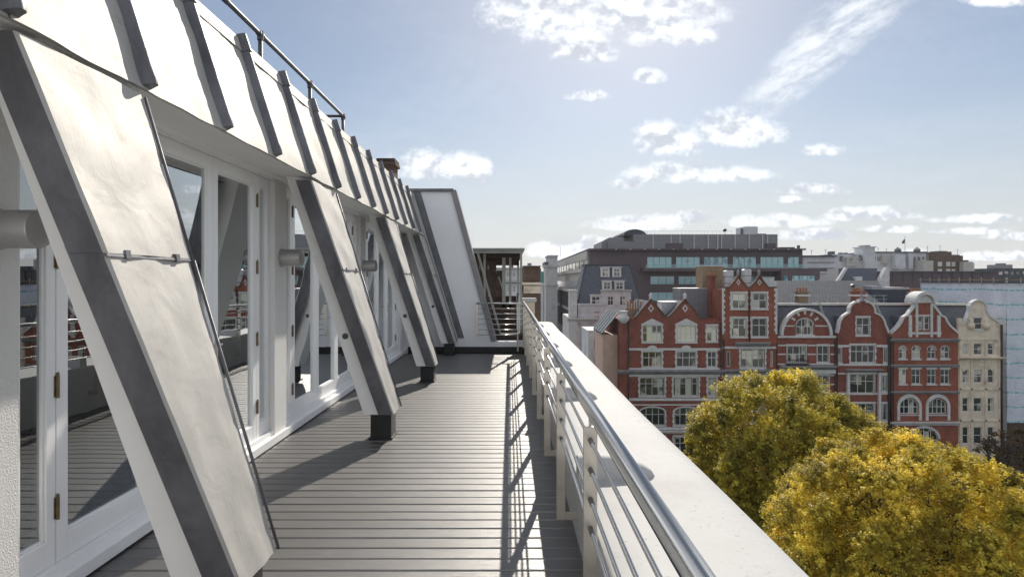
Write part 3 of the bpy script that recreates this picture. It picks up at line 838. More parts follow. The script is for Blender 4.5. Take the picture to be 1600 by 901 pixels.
st = thing('steel_stair', 'rusty brown steps behind the end railing under the canopy', 'stair', (-.1, 14, .2))
for q in range(6):
    MB().box(-.52 + .02 * q, .17, 13.25 + q * .24, 13.47 + q * .24, .22 + q * .165, .26 + q * .165).build('tread', 'rust', st)
    MB().box(-.51 + .02 * q, .165, 13.44 + q * .24, 13.46 + q * .24, .26 + q * .165, .383 + q * .165).build('riser', 'rust', st)
for x in (-.56, .175):
    MB().prism_x([(13.2, .1), (14.8, 1.1), (14.8, 1.28), (13.2, .24)], x, x + .03).build('stringer', 'rust', st)
for x in (-.545, .19):
    MB().tube((x, 14.75, 1.2), (x + .04, 14.2, 1.28), .018, 8).build('handle_hoop', 'palesteel', st)
MB().box(-.46, .32, 13.06, 13.22, .10, .39).build('plinth', 'rust', st)
bp = MB().box(.32, .58, 13.35, 13.6, -.5, 1.10)
r = thing('gate_pier', 'weathered stone pier with cap at the far end of the parapet', 'pier', (.45, 13.5, 0))
bp.build('shaft', 'buffstone', r)
o = MB().box(.28, .62, 13.31, 13.64, 1.101, 1.19).build('cap', 'greystone', r); bevel(o, .015)

# ================================================================== THE CITY
def arc(cx, cz, rx, rz, a0, a1, n):
    return [(cx + rx * math.cos(a0 + (a1 - a0) * i / n), cz + rz * math.sin(a0 + (a1 - a0) * i / n)) for i in range(n + 1)]

class House:
    """facade parallel to X at depth Y, measured in photo pixels and turned into metres there"""
    def __init__(s, name, label, cat, Y, xa, xb, wall='brick', group=None, depth=11.0):
        s.Y = Y; s.k = Y / FPX; s.wall = wall; s.holes = []; s.depth = depth
        s.xa, s.xb = xa, xb
        s.r = thing(name, label, cat, (s.X((xa + xb) / 2), Y, GROUND), group)
    def X(s, px): return (px - VX) * s.k
    def Z(s, py): return EYE - (py - VY) * s.k
    def P(s, pts): return [(s.X(x), s.Z(y)) for x, y in pts]
    def hole(s, x0, x1, y0, y1, rise=0):
        X0, X1, Z0, Z1 = s.X(x0), s.X(x1), s.Z(y1), s.Z(y0)
        if rise:
            R = rise * s.k; zs = Z1 - R
            return [(X0, Z0), (X1, Z0)] + arc((X0 + X1) / 2, zs, (X1 - X0) / 2, R, 0, math.pi, 10)
        return [(X0, Z0), (X1, Z0), (X1, Z1), (X0, Z1)]
    def win(s, x0, x1, y0, y1, nx=2, rows=(.62,), rise=0, sur='quoin', frame='framewhite', glass='farglass', ped=None, sw=.19, y=None):
        """rows: heights of the transoms as fractions from the bottom"""
        yf = s.Y if y is None else y
        h = s.hole(x0, x1, y0, y1, rise)
        if y is None: s.holes.append((h, (x0, x1, y0, y1)))
        X0, X1, Z0, Z1 = s.X(x0), s.X(x1), s.Z(y1), s.Z(y0)
        fw, bar = .10, .085
        mb = MB(); ya, yb = yf + .10, yf + .19
        cx, cz = (X0 + X1) / 2, (Z0 + Z1) / 2
        def top_at(x):
            if not rise: return Z1
            R = rise * s.k; t = max(0., 1 - ((x - cx) / ((X1 - X0) / 2)) ** 2)
            return Z1 - R + R * math.sqrt(t)
        mb.box(X0, X1, ya, yb, Z0, Z0 + fw)
        zs = Z1 - (rise * s.k if rise else 0)
        mb.box(X0, X0 + fw, ya + .001, yb - .001, Z0 + fw, zs); mb.box(X1 - fw, X1, ya + .001, yb - .001, Z0 + fw, zs)
        if rise:
            R = rise * s.k
            o = arc(cx, zs, (X1 - X0) / 2, R, 0, math.pi, 10); q = arc(cx, zs, (X1 - X0) / 2 - fw, R - fw, 0, math.pi, 10)
            for i in range(10): mb.prism_y([o[i], o[i + 1], q[i + 1], q[i]], ya + .002, yb - .002)
        else:
            mb.box(X0 + fw, X1 - fw, ya + .001, yb - .001, Z1 - fw, Z1)
        for i in range(1, nx):
            x = X0 + (X1 - X0) * i / nx
            mb.box(x - bar / 2, x + bar / 2, ya + .003, yb - .003, Z0 + fw, top_at(x) - .03)
        for f in rows:
            z = Z0 + (Z1 - Z0) * f
            mb.box(X0 + fw, X1 - fw, ya + .005, yb - .005, z - bar / 2, z + bar / 2)
        w = mb.build('window', frame, s.r, origin=(cx, yf, Z0))
        MB().prism_y(h, yf + .145, yf + .165).build('pane', glass, w)
        if sur:
            mb = MB(); yq = yf - .045
            if sur == 'quoin':
                n = max(3, int((Z1 - Z0) / .42)); hh = (zs - Z0) / n
                for i in range(n):
                    d = sw * (1.25 if i % 2 else .75)
                    za, zb = Z0 + i * hh, Z0 + (i + 1) * hh - .004
                    mb.box(X0 - d, X0, yq, yf + .1, za, zb); mb.box(X1, X1 + d, yq, yf + .1, za, zb)
            elif sur == 'plain':
                mb.box(X0 - sw * .6, X0, yq, yf + .1, Z0, zs); mb.box(X1, X1 + sw * .6, yq, yf + .1, Z0, zs)
            mb.box(X0 - sw, X1 + sw, yq - .06, yf + .1, Z0 - .2, Z0 - .003)
            if rise:
                R = rise * s.k; t = sw * (.9 if sur != 'thin' else .5)
                o = arc(cx, zs, (X1 - X0) / 2 + t, R + t, 0, math.pi, 12); q = arc(cx, zs, (X1 - X0) / 2, R, 0, math.pi, 12)
                for i in range(12): mb.prism_y([q[i], o[i], o[i + 1], q[i + 1]], yq - .01, yf + .1)
            else:
                mb.box(X0 - sw, X1 + sw, yq - .02, yf + .1, Z1 + .003, Z1 + .24)
            if ped == 'tri':
                mb.prism_y([(X0 - sw * .3, Z1 + .245), (X1 + sw * .3, Z1 + .245), (cx, Z1 + .95)], yq - .04, yf + .1)
            if ped == 'round':
                mb.prism_y(arc(cx, Z1 + .245, (X1 - X0) * .29, .62, 0, math.pi, 10), yq - .04, yf + .1)
            mb.build('surround', 'stone', w)
        return w
    def band(s, x0, x1, y0, y1, proj=.06, mat='stone', name='string_course', clear=True):
        iv = [(x0, x1)]
        if clear:
            for h, (a, b, c, d) in s.holes:
                if c < y1 and d > y0:
                    nv = []
                    for p, q in iv:
                        if b + 2.6 <= p or a - 2.6 >= q: nv.append((p, q)); continue
                        if a - 2.6 > p: nv.append((p, a - 2.6))
                        if b + 2.6 < q: nv.append((b + 2.6, q))
                    iv = nv
        if not iv: return
        for p, q in iv: MB().box(s.X(p), s.X(q), s.Y - proj, s.Y + .05, s.Z(y1), s.Z(y0)).build(name, mat, s.r)
    def cornice(s, x0, x1, y0, y1, proj=.45, mat='sootstone'):
        mb = MB(); za, zb = s.Z(y1), s.Z(y0); h = zb - za; Y = s.Y
        mb.prism_x([(Y + .05, za), (Y + .05, zb), (Y - proj, zb), (Y - proj, zb - .3 * h), (Y - proj * .6, zb - .55 * h), (Y - proj * .3, za)], s.X(x0), s.X(x1))
        return mb.build('cornice', mat, s.r)
    def pipe(s, px, y0, y1, r=.09):
        MB().tube((s.X(px), s.Y - .16, s.Z(y1)), (s.X(px), s.Y - .16, s.Z(y0)), r, 8).build('drainpipe', 'pipe', s.r, smooth=True)
    def wall_front(s, outer, mat=None, th=.35, name='wall'):
        """outer: photo pixel outline from bottom-left counter-clockwise; None for y means the ground"""
        pts = [(s.X(x), GROUND if yy is None else s.Z(yy)) for x, yy in outer]
        verts = [Vector(p) for p in pts]; edges = []
        n = len(pts); edges += [(i, (i + 1) % n) for i in range(n)]
        loops = [pts]
        for h, _ in s.holes:
            o = len(verts); m = len(h); verts += [Vector(p) for p in h]
            edges += [(o + i, o + (i + 1) % m) for i in range(m)]; loops.append(h)
        ov, oe, of, *_ = delaunay_2d_cdt(verts, edges, [], 0, 1e-5)
        mb = MB(); fs = []
        for f in of:
            cx = sum(ov[i].x for i in f) / len(f); cz = sum(ov[i].y for i in f) / len(f)
            if not inpoly(cx, cz, pts): continue
            if any(inpoly(cx, cz, h) for h in loops[1:]): continue
            a = sum(ov[f[i]].x * ov[f[(i + 1) % len(f)]].y - ov[f[(i + 1) % len(f)]].x * ov[f[i]].y for i in range(len(f)))
            fs.append(tuple(f) if a > 0 else tuple(f)[::-1])
        mb.add([(v.x, s.Y, v.y) for v in ov], fs)
        for li, lp in enumerate(loops):
            m = len(lp)
            vs = [(x, s.Y, z) for x, z in lp] + [(x, s.Y + th, z) for x, z in lp]
            q = [((i + 1) % m, i, i + m, (i + 1) % m + m) for i in range(m)]
            mb.add(vs, q if li == 0 else [t[::-1] for t in q])
        return mb.build(name, mat or s.wall, s.r)
    def body(s, ytop, mat=None, dy=.352, depth=None, x0=None, x1=None, z0=GROUND):
        MB().box(s.X(x0 or s.xa) + .01, s.X(x1 or s.xb) - .01, s.Y + dy, s.Y + (depth or s.depth), z0, s.Z(ytop)).build('rear_wall', mat or s.wall, s.r)
    def gable_back(s, pts, depth, mat='slate', inset=.355, name='roof'):
        MB().prism_y(s.P(pts), s.Y + inset, s.Y + depth).build(name, mat, s.r)

GRP = 'red brick houses in the row across the square'
YH = 80.0
# ---- A: twin gabled house
h = House('gabled_house', 'red brick house with two pointed gables at the left end of the row', 'house', YH, 968, 1128, 'brick', GRP)
for i, (a, b) in enumerate(((1004, 1034), (1057, 1087.5))):
    h.win(a, b, 508, 534, 4, (.55,), sur='quoin', glass='litglass', ped='tri')
    h.win(a, b, 549, 573, 3, (.6,), ped='round')
for (a, b, n) in ((999.5, 1038.5, 4), (1052, 1091.5, 4), (1106, 1119, 2)): h.win(a, b, 589.5, 618, n, (.66,), frame='framestone')
for (a, b, n) in ((1000, 1039, 4), (1053, 1092, 4), (1106, 1119, 2)): h.win(a, b, 636, 664, n, (.6,), rise=7, frame='framestone')
for (a, b, n) in ((1000, 1039, 4), (1053, 1092, 4), (1106, 1119, 2)): h.win(a, b, 682, 712, n, (.66,), frame='framestone')
h.win(1104.5, 1120, 509, 533, 2, (), glass='litglass'); h.win(1105.5, 1119, 549, 573, 2, (.6,))
gl = [(992, 495), (996, 494.5), (1017, 466.5), (1037, 494.5), (1040, 494.5), (1070.5, 466.5) if False else (1048, 494.5)]
out = [(968, None), (1128, None), (1128, 501), (1103, 501), (1103, 497), (1094, 497), (1090, 491), (1070.5, 467.5), (1049, 492), (1045, 495), (1041, 495), (1037, 492), (1017, 467.5), (998, 491), (994, 495.5), (980, 497), (968, 499)]
h.wall_front(out); h.body(499)
for g in ([(991, 496), (994, 495.5), (998, 491), (1017, 467.3), (1037, 492), (1041, 495), (1045, 495), (1049, 492), (1070.5, 467.3), (1090, 491), (1094, 497), (1103, 497)],):
    MB().ribbon(h.P(g), .22, YH - .12, YH + .45, inward=.3).build('gable_coping', 'brickdark', h.r)
for cx in (1017, 1070.5):
    MB().lathe((h.X(cx), YH + .15, h.Z(468)), (0, 0, 1), [(0, .2), (.25, .22), (.3, .12), (.5, .26), (.7, .24), (.95, .05)], 10).build('finial', 'stone', h.r, smooth=True)
    d = MB()
    for (w, hh, yy) in ((.42, .55, -.06),): d.prism_y([(h.X(cx) - w, h.Z(481.5)), (h.X(cx), h.Z(481.5) - hh), (h.X(cx) + w, h.Z(481.5)), (h.X(cx), h.Z(481.5) + hh)], YH + yy, YH + .02)
    d.build('diamond_panel', 'stone', h.r)
    d = MB().prism_y([(h.X(cx) - .2, h.Z(481.5)), (h.X(cx), h.Z(481.5) - .27), (h.X(cx) + .2, h.Z(481.5)), (h.X(cx), h.Z(481.5) + .27)], YH - .09, YH - .03).build('diamond_panel', 'brick', h.r)
    h.gable_back([(cx - 22, 495), (cx + 22, 495), (cx, 470)], 9.5)
h.band(968, 1128, 543.5, 547, .09); h.band(968, 1128, 574.5, 577, .1)
h.cornice(964, 1128, 577.2, 584, .75); h.band(968, 1128, 584.5, 588, .12)
h.band(968, 1128, 621.5, 625.5, .12); h.band(968, 1128, 631, 633, .08); h.band(968, 1128, 667, 671, .12)
h.cornice(966, 1128, 672, 677, .5, 'stone')
for a, b in ((968, 980),):
    MB().box(h.X(a) - .12, h.X(b), YH - .25, YH + .05, GROUND, h.Z(497)).build('corner_pilaster', 'brick', h.r)
    MB().lathe((h.X(974), YH - .05, h.Z(505)), (0, 0, 1), [(0, .4), (.5, .75), (.9, .8), (1.0, .55), (1.5, .5), (1.6, .62), (1.75, .6)], 12).build('corner_cap', 'stone', h.r, smooth=True)
h.pipe(1126, 503, 735); h.pipe(981.5, 500, 735)
MB().prism_x([(YH + 1.2, h.Z(500)), (YH + 8.0, h.Z(500)), (YH + 8.0, h.Z(497))], h.X(1103), h.X(1126)).build('lead_roof', 'slate', h.r)
# lean-to glazed roof on the left flank
lx0, lx1 = h.X(942), h.X(967.5)
MB().add([(lx0, YH + 1.0, h.Z(521)), (lx1, YH + 1.0, h.Z(489)), (lx1, YH + 9, h.Z(489)), (lx0, YH + 9, h.Z(521)),
          (lx0, YH + 1.0, h.Z(524)), (lx1, YH + 1.0, h.Z(492)), (lx1, YH + 9, h.Z(492)), (lx0, YH + 9, h.Z(524))],
         [(0, 1, 2, 3), (7, 6, 5, 4), (0, 4, 5, 1), (1, 5, 6, 2), (2, 6, 7, 3), (3, 7, 4, 0)]).build('glazed_roof', 'slate', h.r)
for q in range(5):
    yy = YH + .95 + q * 1.9
    MB().tube((lx0, yy, h.Z(520.4)), (lx1, yy, h.Z(488.3)), .12, 6).build('glazing_bar', 'ridge', h.r)
MB().box(lx0 + .2, lx1, YH + 1.2, YH + 9, GROUND, h.Z(524)).build('side_extension', 'pink', h.r)
for q in range(3):
    MB().box(h.X(968) - .06, h.X(968) + .05, YH + 2.2 + q * 2.6, YH + 3.4 + q * 2.6, h.Z(573), h.Z(550)).build('window', 'framewhite', h.r)

# ---- B: tall narrow house
h = House('tower_house', 'tallest red brick house with two small gables rising above its neighbours', 'house', YH + .0, 1128.5, 1214, 'brick2', GRP)
for a, b, g1 in ((1143, 1166, 'litglass'), (1175, 1198, 'farglass')):
    h.win(a, b, 458, 482, 2, (.55,), glass=g1, sw=.22); h.win(a, b, 497, 526, 2, (.62,), glass='litglass' if a < 1150 else 'farglass', sw=.22)
h.win(1157, 1195, 545, 574, 4, (.66,), frame='framestone', glass='litglass'); h.win(1135.5, 1141.5, 548, 573, 1, (), sur=None); h.win(1204, 1208, 548, 573, 1, (), sur=None)
h.win(1158, 1195, 589, 616, 4, (.66,), frame='framestone'); h.win(1135.5, 1141.5, 590, 616, 1, (.6,), sur='plain')
h.win(1158, 1195, 632, 660, 4, (.66,), frame='framestone')
out = [(1128.5, None), (1214, None), (1214, 449), (1200, 449), (1197, 445), (1191, 438), (1186.5, 430.5), (1182, 438), (1176, 445), (1173, 449),
       (1167, 449), (1164, 445), (1158, 438), (1153.6, 430.5), (1149, 438), (1143, 445), (1140, 449), (1128.5, 449)]
h.wall_front(out); h.body(452, depth=9)
MB().ribbon(h.P([(1129, 449), (1140, 449), (1143, 445), (1149, 438), (1153.6, 430.3), (1158, 438), (1164, 445), (1167, 449), (1173, 449), (1176, 445), (1182, 438), (1186.5, 430.3), (1191, 438), (1197, 445), (1200, 449), (1213.5, 449)]), .18, YH - .12, YH + .42, inward=.3).build('gable_coping', 'brickdark', h.r)
for cx in (1153.6, 1186.5):
    MB().lathe((h.X(cx), YH + .1, h.Z(431)), (0, 0, 1), [(0, .16), (.2, .18), (.25, .08), (.45, .22), (.7, .16), (.9, .03)], 10).build('finial', 'sootstone', h.r, smooth=True)
    MB().prism_y([(h.X(cx) - .3, h.Z(441)), (h.X(cx), h.Z(441) - .42), (h.X(cx) + .3, h.Z(441)), (h.X(cx), h.Z(441) + .42)], YH - .06, YH + .02).build('diamond_panel', 'stone', h.r)
    MB().prism_y([(h.X(cx) - .14, h.Z(441)), (h.X(cx), h.Z(441) - .2), (h.X(cx) + .14, h.Z(441)), (h.X(cx), h.Z(441) + .2)], YH - .09, YH - .03).build('diamond_panel', 'brick2', h.r)
for sx, dr in ((1128.5, 1), (1214, -1)):
    mb = MB(); n = 16; z0, z1 = h.Z(522), h.Z(450)
    for i in range(n):
        d = .42 if i % 2 else .25
        a = h.X(sx) - .03 * dr
        mb.box(a, a + dr * d, YH - .05, YH + .06, z0 + (z1 - z0) * i / n, z0 + (z1 - z0) * (i + 1) / n - .005)
    mb.build('corner_quoins', 'stone', h.r)
h.pipe(1170.3, 452, 536); h.pipe(1213.3, 536, 735, .08); h.pipe(1130.5, 530, 735)
h.cornice(1148, 1201, 534, 540.5, .7); h.band(1128.5, 1214, 541, 544.5, .1); h.cornice(1128.5, 1214, 576.5, 583, .7); h.band(1128.5, 1214, 584, 588, .1); h.band(1128.5, 1214, 618, 624, .12)

# ---- C: house with the big round gable
h = House('round_gable_house', 'striped red brick house with one wide semicircular gable', 'house', YH, 1214.5, 1305.5, 'brick', GRP)
h.win(1244, 1271, 497, 523, 3, (.5,), rise=11, sur='thin', sw=.16)
h.win(1230, 1259, 540, 566, 3, (.5,), sur='plain', sw=.16); h.win(1277, 1295, 540, 566, 2, (.5,), sur='plain', sw=.16)
h.win(1230, 1259, 586, 614, 3, (.5,), sur='plain', sw=.16); h.win(1277, 1295, 586, 614, 2, (.5,), sur='plain', sw=.16)
g = [(1259.5 + 37.5 * math.cos(math.pi * i / 18), 524 - 40 * math.sin(math.pi * i / 18)) for i in range(19)]
h.wall_front([(1214.5, None), (1305.5, None), (1305.5, 524)] + g + [(1214.5, 524)]); h.body(525)
MB().ribbon(h.P([(1259.5 - 38 * math.cos(math.pi * i / 18), 524 - 40.5 * math.sin(math.pi * i / 18)) for i in range(19)]), .34, YH - .25, YH + .5, inward=.35).build('gable_coping', 'stone', h.r)
for i in range(5):
    mb = MB(); t = math.pi * (.16 + .68 * i / 4); cx, cz = h.X(1257.5), h.Z(508)
    a, b = Vector((math.cos(t), math.sin(t))), Vector((-math.sin(t), math.cos(t)))
    c = Vector((cx, cz)); p = c + a * 1.52; q = c + a * 2.1
    mb.prism_y([tuple(p - b * .13), tuple(q - b * .17), tuple(q + b * .17), tuple(p + b * .13)], YH - .055, YH + .03).build('voussoir', 'stone', h.r)
h.band(1223, 1296, 508, 510, .05)
for yy in (538.2, 552, 567.5, 585, 599): h.band(1215, 1305, yy, yy + 2.2, .05)
h.band(1215, 1305.5, 524.4, 527.5, .16); h.cornice(1218, 1304, 570.5, 576.5, .8); h.band(1218, 1304, 577, 583, .3)
h.pipe(1304, 530, 735)
mb = MB()
for q in range(14): mb.box(h.X(1228 + q * 2.4), h.X(1228 + q * 2.4) + .04, YH - .55, YH - .5, h.Z(567.5), h.Z(562))
mb.box(h.X(1227), h.X(1262), YH - .57, YH - .48, h.Z(562), h.Z(561.2)); mb.box(h.X(1227), h.X(1262), YH - .6, YH + .0, h.Z(569), h.Z(567.6)); mb.build('balcony_rail', 'pipe', h.r)

# ---- D: Dutch gable house
h = House('dutch_gable_house', 'red brick house with one curved Dutch gable and a tall stone finial', 'house', YH, 1306, 1389, 'brick', GRP)
h.win(1338, 1358.5, 496, 523.5, 2, (.58,), sw=.14); h.win(1329, 1366.5, 539, 566.5, 4, (.64,), sw=.2)
for a, b in ((1309, 1314.5), (1381, 1385.5)): h.win(a, b, 543, 566, 1, (), sur='plain', sw=.14)
h.win(1328, 1366, 584, 614, 3, (.62,), sur='plain'); h.win(1378.5, 1386, 586, 610.5, 1, (), sur='plain', sw=.14); h.win(1378.5, 1386, 630, 656, 1, (), sur='plain', sw=.14); h.win(1328, 1366, 630, 660, 3, (.62,), sur='plain')
gp = [(1308.5, 520), (1311, 511)] + [(1327 - 16 * math.cos(t), 490 + 21 * (1 - math.sin(t)) ) for t in (0.15, .5, .9, 1.3)] + [(1327, 488), (1327.5, 481), (1331, 475.5), (1336.5, 472), (1342, 472), (1342, 469), (1352, 469), (1352, 472), (1357, 472), (1362.5, 476), (1366, 482), (1366.8, 489)] + [(1367 + 16 * math.cos(t), 490 + 21 * (1 - math.sin(t))) for t in (1.3, .9, .5, .15)] + [(1385, 512), (1387.5, 520)]
h.wall_front([(1306, None), (1389, None), (1389, 520)] + gp[::-1] + [(1306, 520)]); h.body(521)
MB().ribbon(h.P(gp), .24, YH - .18, YH + .48, inward=.35).build('gable_coping', 'stone', h.r)
MB().lathe((h.X(1347), YH + .12, h.Z(469)), (0, 0, 1), [(0, .35), (.2, .38), (.3, .14), (.55, .2), (.75, .12), (1.1, .07), (1.5, .16), (1.7, .04)], 10).build('finial', 'sootstone', h.r, smooth=True)
h.band(1307, 1389, 538.5, 542, .09); h.band(1307, 1389, 568, 571, .09); h.cornice(1320, 1376, 576, 580.5, .7); h.band(1307, 1389, 582, 584.5, .06); h.band(1307, 1389, 612.5, 616, .08); h.band(1370, 1389, 628, 630, .06); h.band(1307, 1389, 657.5, 661, .08)
for a in (1322, 1371): MB().box(h.X(a), h.X(a + 3.5), YH - .35, YH + .04, GROUND, h.Z(581)).build('bay_pilaster', 'stone', h.r)
h.pipe(1307.5, 521, 735); h.pipe(1387.6, 524, 735, .12)

# ---- E: house with aedicule and segmental pediment
h = House('pediment_house', 'orange red brick house with stone columns and a round pediment on its gable', 'house', YH, 1389.5, 1497, 'brick2', GRP)
h.win(1433.5, 1442, 495, 515, 1, (.5,), sur=None); h.win(1444, 1452.5, 495, 515, 1, (.5,), sur=None)
for a, b in ((1404.5, 1416.5), (1424.5, 1438.5), (1448.5, 1462.5), (1469.5, 1483.5)):
    h.win(a, b, 540, 560, 2, (.5,), rise=6.5, sur='thin', sw=.12); h.win(a, b, 576.5, 599.5, 2, (.58,), sur='thin', sw=.12, glass='litglass' if a < 1410 else 'farglass')
for a, b in ((1406, 1434.5), (1451, 1478.5)): h.win(a, b, 622, 646, 4, (.45,), rise=12, sur=None)
h.win(1422, 1466, 668, 700, 4, (.4,), rise=17, sur='thin', sw=.6)
gp = [(1391, 521), (1397, 516), (1404, 509), (1409, 501.5), (1411, 496), (1418, 492.5), (1421, 488), (1426, 482), (1429, 478), (1429.5, 473), (1457, 473), (1457.5, 478), (1461, 482), (1466, 488), (1469, 492.5), (1476, 496), (1478, 501.5), (1483, 509), (1490, 515), (1495.5, 520)]
h.wall_front([(1389.5, None), (1497, None), (1497, 522)] + gp[::-1] + [(1389.5, 522)]); h.body(523)
MB().ribbon(h.P(gp[:10]), .26, YH - .2, YH + .46, inward=.3).build('gable_coping', 'stone', h.r); MB().ribbon(h.P(gp[10:]), .26, YH - .2, YH + .46, inward=.3).build('gable_coping', 'stone', h.r)
pa = arc(h.X(1443.2), h.Z(473), 18 * h.k, 18 * h.k, 0, math.pi, 14); qa = arc(h.X(1443.2), h.Z(473), 13 * h.k, 13 * h.k, 0, math.pi, 14)
mb = MB()
for i in range(14): mb.prism_y([qa[i], pa[i], pa[i + 1], qa[i + 1]], YH - .55, YH + 1.6)
mb.build('round_pediment', 'stone', h.r)
MB().prism_y(qa, YH - .12, YH + .3).build('tympanum', 'stone', h.r)
for a, b, t in ((1419, 1423.5, 492), (1430, 1433, 474), (1453, 1456, 474), (1463.5, 1468, 492)): MB().box(h.X(a), h.X(b), YH - .22, YH + .03, h.Z(526), h.Z(t)).build('column', 'stone', h.r)
h.band(1418, 1470, 518.5, 522, .14, clear=False); h.band(1429, 1457, 491.5, 494, .12, clear=False)
MB().box(h.X(1442), h.X(1444), YH - .1, YH + .03, h.Z(516), h.Z(494.2)).build('mullion', 'stone', h.r)
h.cornice(1389.5, 1497, 528.5, 534, .5, 'sootstone'); h.cornice(1389.5, 1497, 569, 574, .35); h.cornice(1389.5, 1497, 610.5, 615, .4)
for cx in (1420.3, 1464.8):
    o = arc(h.X(cx), h.Z(635), 19 * h.k, 20 * h.k, 0, math.pi, 14); q = arc(h.X(cx), h.Z(635), 15 * h.k, 14.5 * h.k, 0, math.pi, 14); mb = MB()
    for i in range(14): mb.prism_y([q[i], o[i], o[i + 1], q[i + 1]], YH - .16, YH + .04)
    for sg in (-1, 1): mb.box(h.X(cx + sg * 15), h.X(cx + sg * 19), YH - .16, YH + .04, h.Z(656), h.Z(635))
    mb.build('arch_surround', 'stone', h.r); h.band(cx - 15, cx + 15, 647, 649, .1, 'greystone')
h.cornice(1389.5, 1497, 658, 664, .4, 'stone'); h.pipe(1391.5, 525, 735, .12); h.pipe(1395, 530, 735, .06)

# ---- F: narrow stone house
h = House('stone_house', 'narrow buff stone house with a round topped gable at the right end of the row', 'house', YH, 1497.5, 1565, 'buffstone')
h.win(1521.5, 1535, 496, 514.5, 1, (.5,), sur='thin', sw=.1)
for (y0, y1) in ((536, 554), (577, 598), (621, 643), (666.5, 693)):
    for a, b in ((1504, 1513.5), (1521.5, 1534.5), (1543.5, 1553)): h.win(a, b, y0, y1, 1, (.5,), sur=None)
gp = [(1503, 497), (1504, 507), (1508, 502), (1512, 494), (1515, 486), (1515.5, 481)] + [(1528 - 13 * math.cos(t), 481 - 12 * math.sin(t)) for t in (.25, .7, 1.15, 1.57, 2.0, 2.45, 2.9)] + [(1540.5, 481), (1541, 486), (1544, 492), (1550, 497), (1555, 500), (1560, 504)]
h.wall_front([(1497.5, None), (1565, None), (1565, 505)] + gp[::-1] + [(1497.5, 497)]); h.body(523)
MB().ribbon(h.P(gp[1:]), .2, YH - .15, YH + .45, inward=.35).build('gable_coping', 'stone', h.r)
h.cornice(1496, 1566, 557, 561.5, .7, 'buffstone'); h.band(1497.5, 1565, 529, 531, .1, 'buffstone'); h.band(1497.5, 1565, 606, 609, .12, 'buffstone'); h.band(1497.5, 1565, 655, 658, .12, 'buffstone')
o = arc(h.X(1528), h.Z(584), 25 * h.k, 16 * h.k, .25, math.pi - .25, 12); q = arc(h.X(1528), h.Z(584), 23 * h.k, 13.5 * h.k, .25, math.pi - .25, 12); mb = MB()
for i in range(12): mb.prism_y([q[i], o[i], o[i + 1], q[i + 1]], YH - .1, YH + .03)
mb.build('relieving_arch', 'buffstone', h.r)
for a in (1498.5, 1516.5, 1538.5, 1559.5): MB().box(h.X(a), h.X(a + 2.6), YH - .12, YH + .03, GROUND, h.Z(532)).build('pilaster', 'buffstone', h.r)
for a in (1516, 1540): MB().lathe((h.X(a), YH - .06, h.Z(514)), (0, 0, 1), [(0, .3), (.3, .5), (.7, .5), (1.0, .2), (1.3, .35), (1.5, .1)], 10).build('carved_scroll', 'buffstone', h.r, smooth=True)
h.pipe(1563.7, 507, 735, .13)

# ---- slate roof ridge running behind the gables, party fins and chimneys
h = House('slate_roof', 'long dark slate roof with pale ridge behind the curved gables', 'roof', YH + .4, 1215, 1532, 'slate')
xa, xb = h.X(1215), h.X(1532)
MB().add([(xa, YH + .5, h.Z(523)), (xb, YH + .5, h.Z(523)), (xb, YH + 3.0, h.Z(478)), (xa, YH + 3.0, h.Z(478)), (xb, YH + 9.5, h.Z(478)), (xa, YH + 9.5, h.Z(478)), (xb, YH + 11, h.Z(523)), (xa, YH + 11, h.Z(523))],
         [(0, 1, 2, 3), (3, 2, 4, 5), (5, 4, 6, 7), (0, 3, 5, 7), (1, 6, 4, 2)]).build('slating', 'slate', h.r)
MB().box(xa, xb, YH + 2.7, YH + 3.3, h.Z(478) + .01, h.Z(474.5)).build('ridge_capping', 'ridge', h.r)
for a in (1295, 1386, 1480):
    X0 = h.X(a)
    MB().prism_x([(YH + .55, h.Z(522)), (YH + .15, h.Z(520)), (YH + 2.9, h.Z(472.5)), (YH + 4, h.Z(472.5)), (YH + 4, h.Z(478))], X0 - .16, X0 + .16).build('party_fin', 'sootstone', h.r)
for a in (1318, 1379, 1408, 1478):
    MB().box(h.X(a) - .5, h.X(a) + .5, YH + .7, YH + 2.0, h.Z(512), h.Z(494)).build('dormer_cheek', 'slate', h.r)
for (a, b, t, m_, lb) in ((1267, 1286, 452, 'stock', 'buff brick chimney above the round gable house'), (1359, 1379, 452, 'brick2', 'orange brick chimney above the Dutch gable house'), (1454, 1471, 453, 'stock', 'buff brick chimney right of the round pediment')):
    r = thing('chimney_stack', lb, 'chimney', (h.X((a + b) / 2), YH + 4.5, h.Z(478)), 'chimneys on the slate roof')
    X0, X1 = h.X(a), h.X(b)
    MB().box(X0 + .15, X1 - .15, YH + 4, YH + 5.2, h.Z(479), h.Z(t + 6)).build('stack', m_, r)
    MB().box(X0 - .1, X1 + .1, YH + 3.85, YH + 5.35, h.Z(t + 12), h.Z(t + 9)).build('stack_band', 'stone', r)
    MB().box(X0, X1, YH + 3.9, YH + 5.3, h.Z(t + 6) + .002, h.Z(t + 4)).build('stack_cap', m_, r)
    n = 4
    for q in range(n):
        MB().lathe((X0 + (X1 - X0) * (q + .5) / n, YH + 4.6, h.Z(t + 4)), (0, 0, 1), [(0, .17), (.1, .14), (.42, .13), (.46, .17), (.55, .16)], 10).build('chimney_pot', 'terracotta', r, smooth=True)

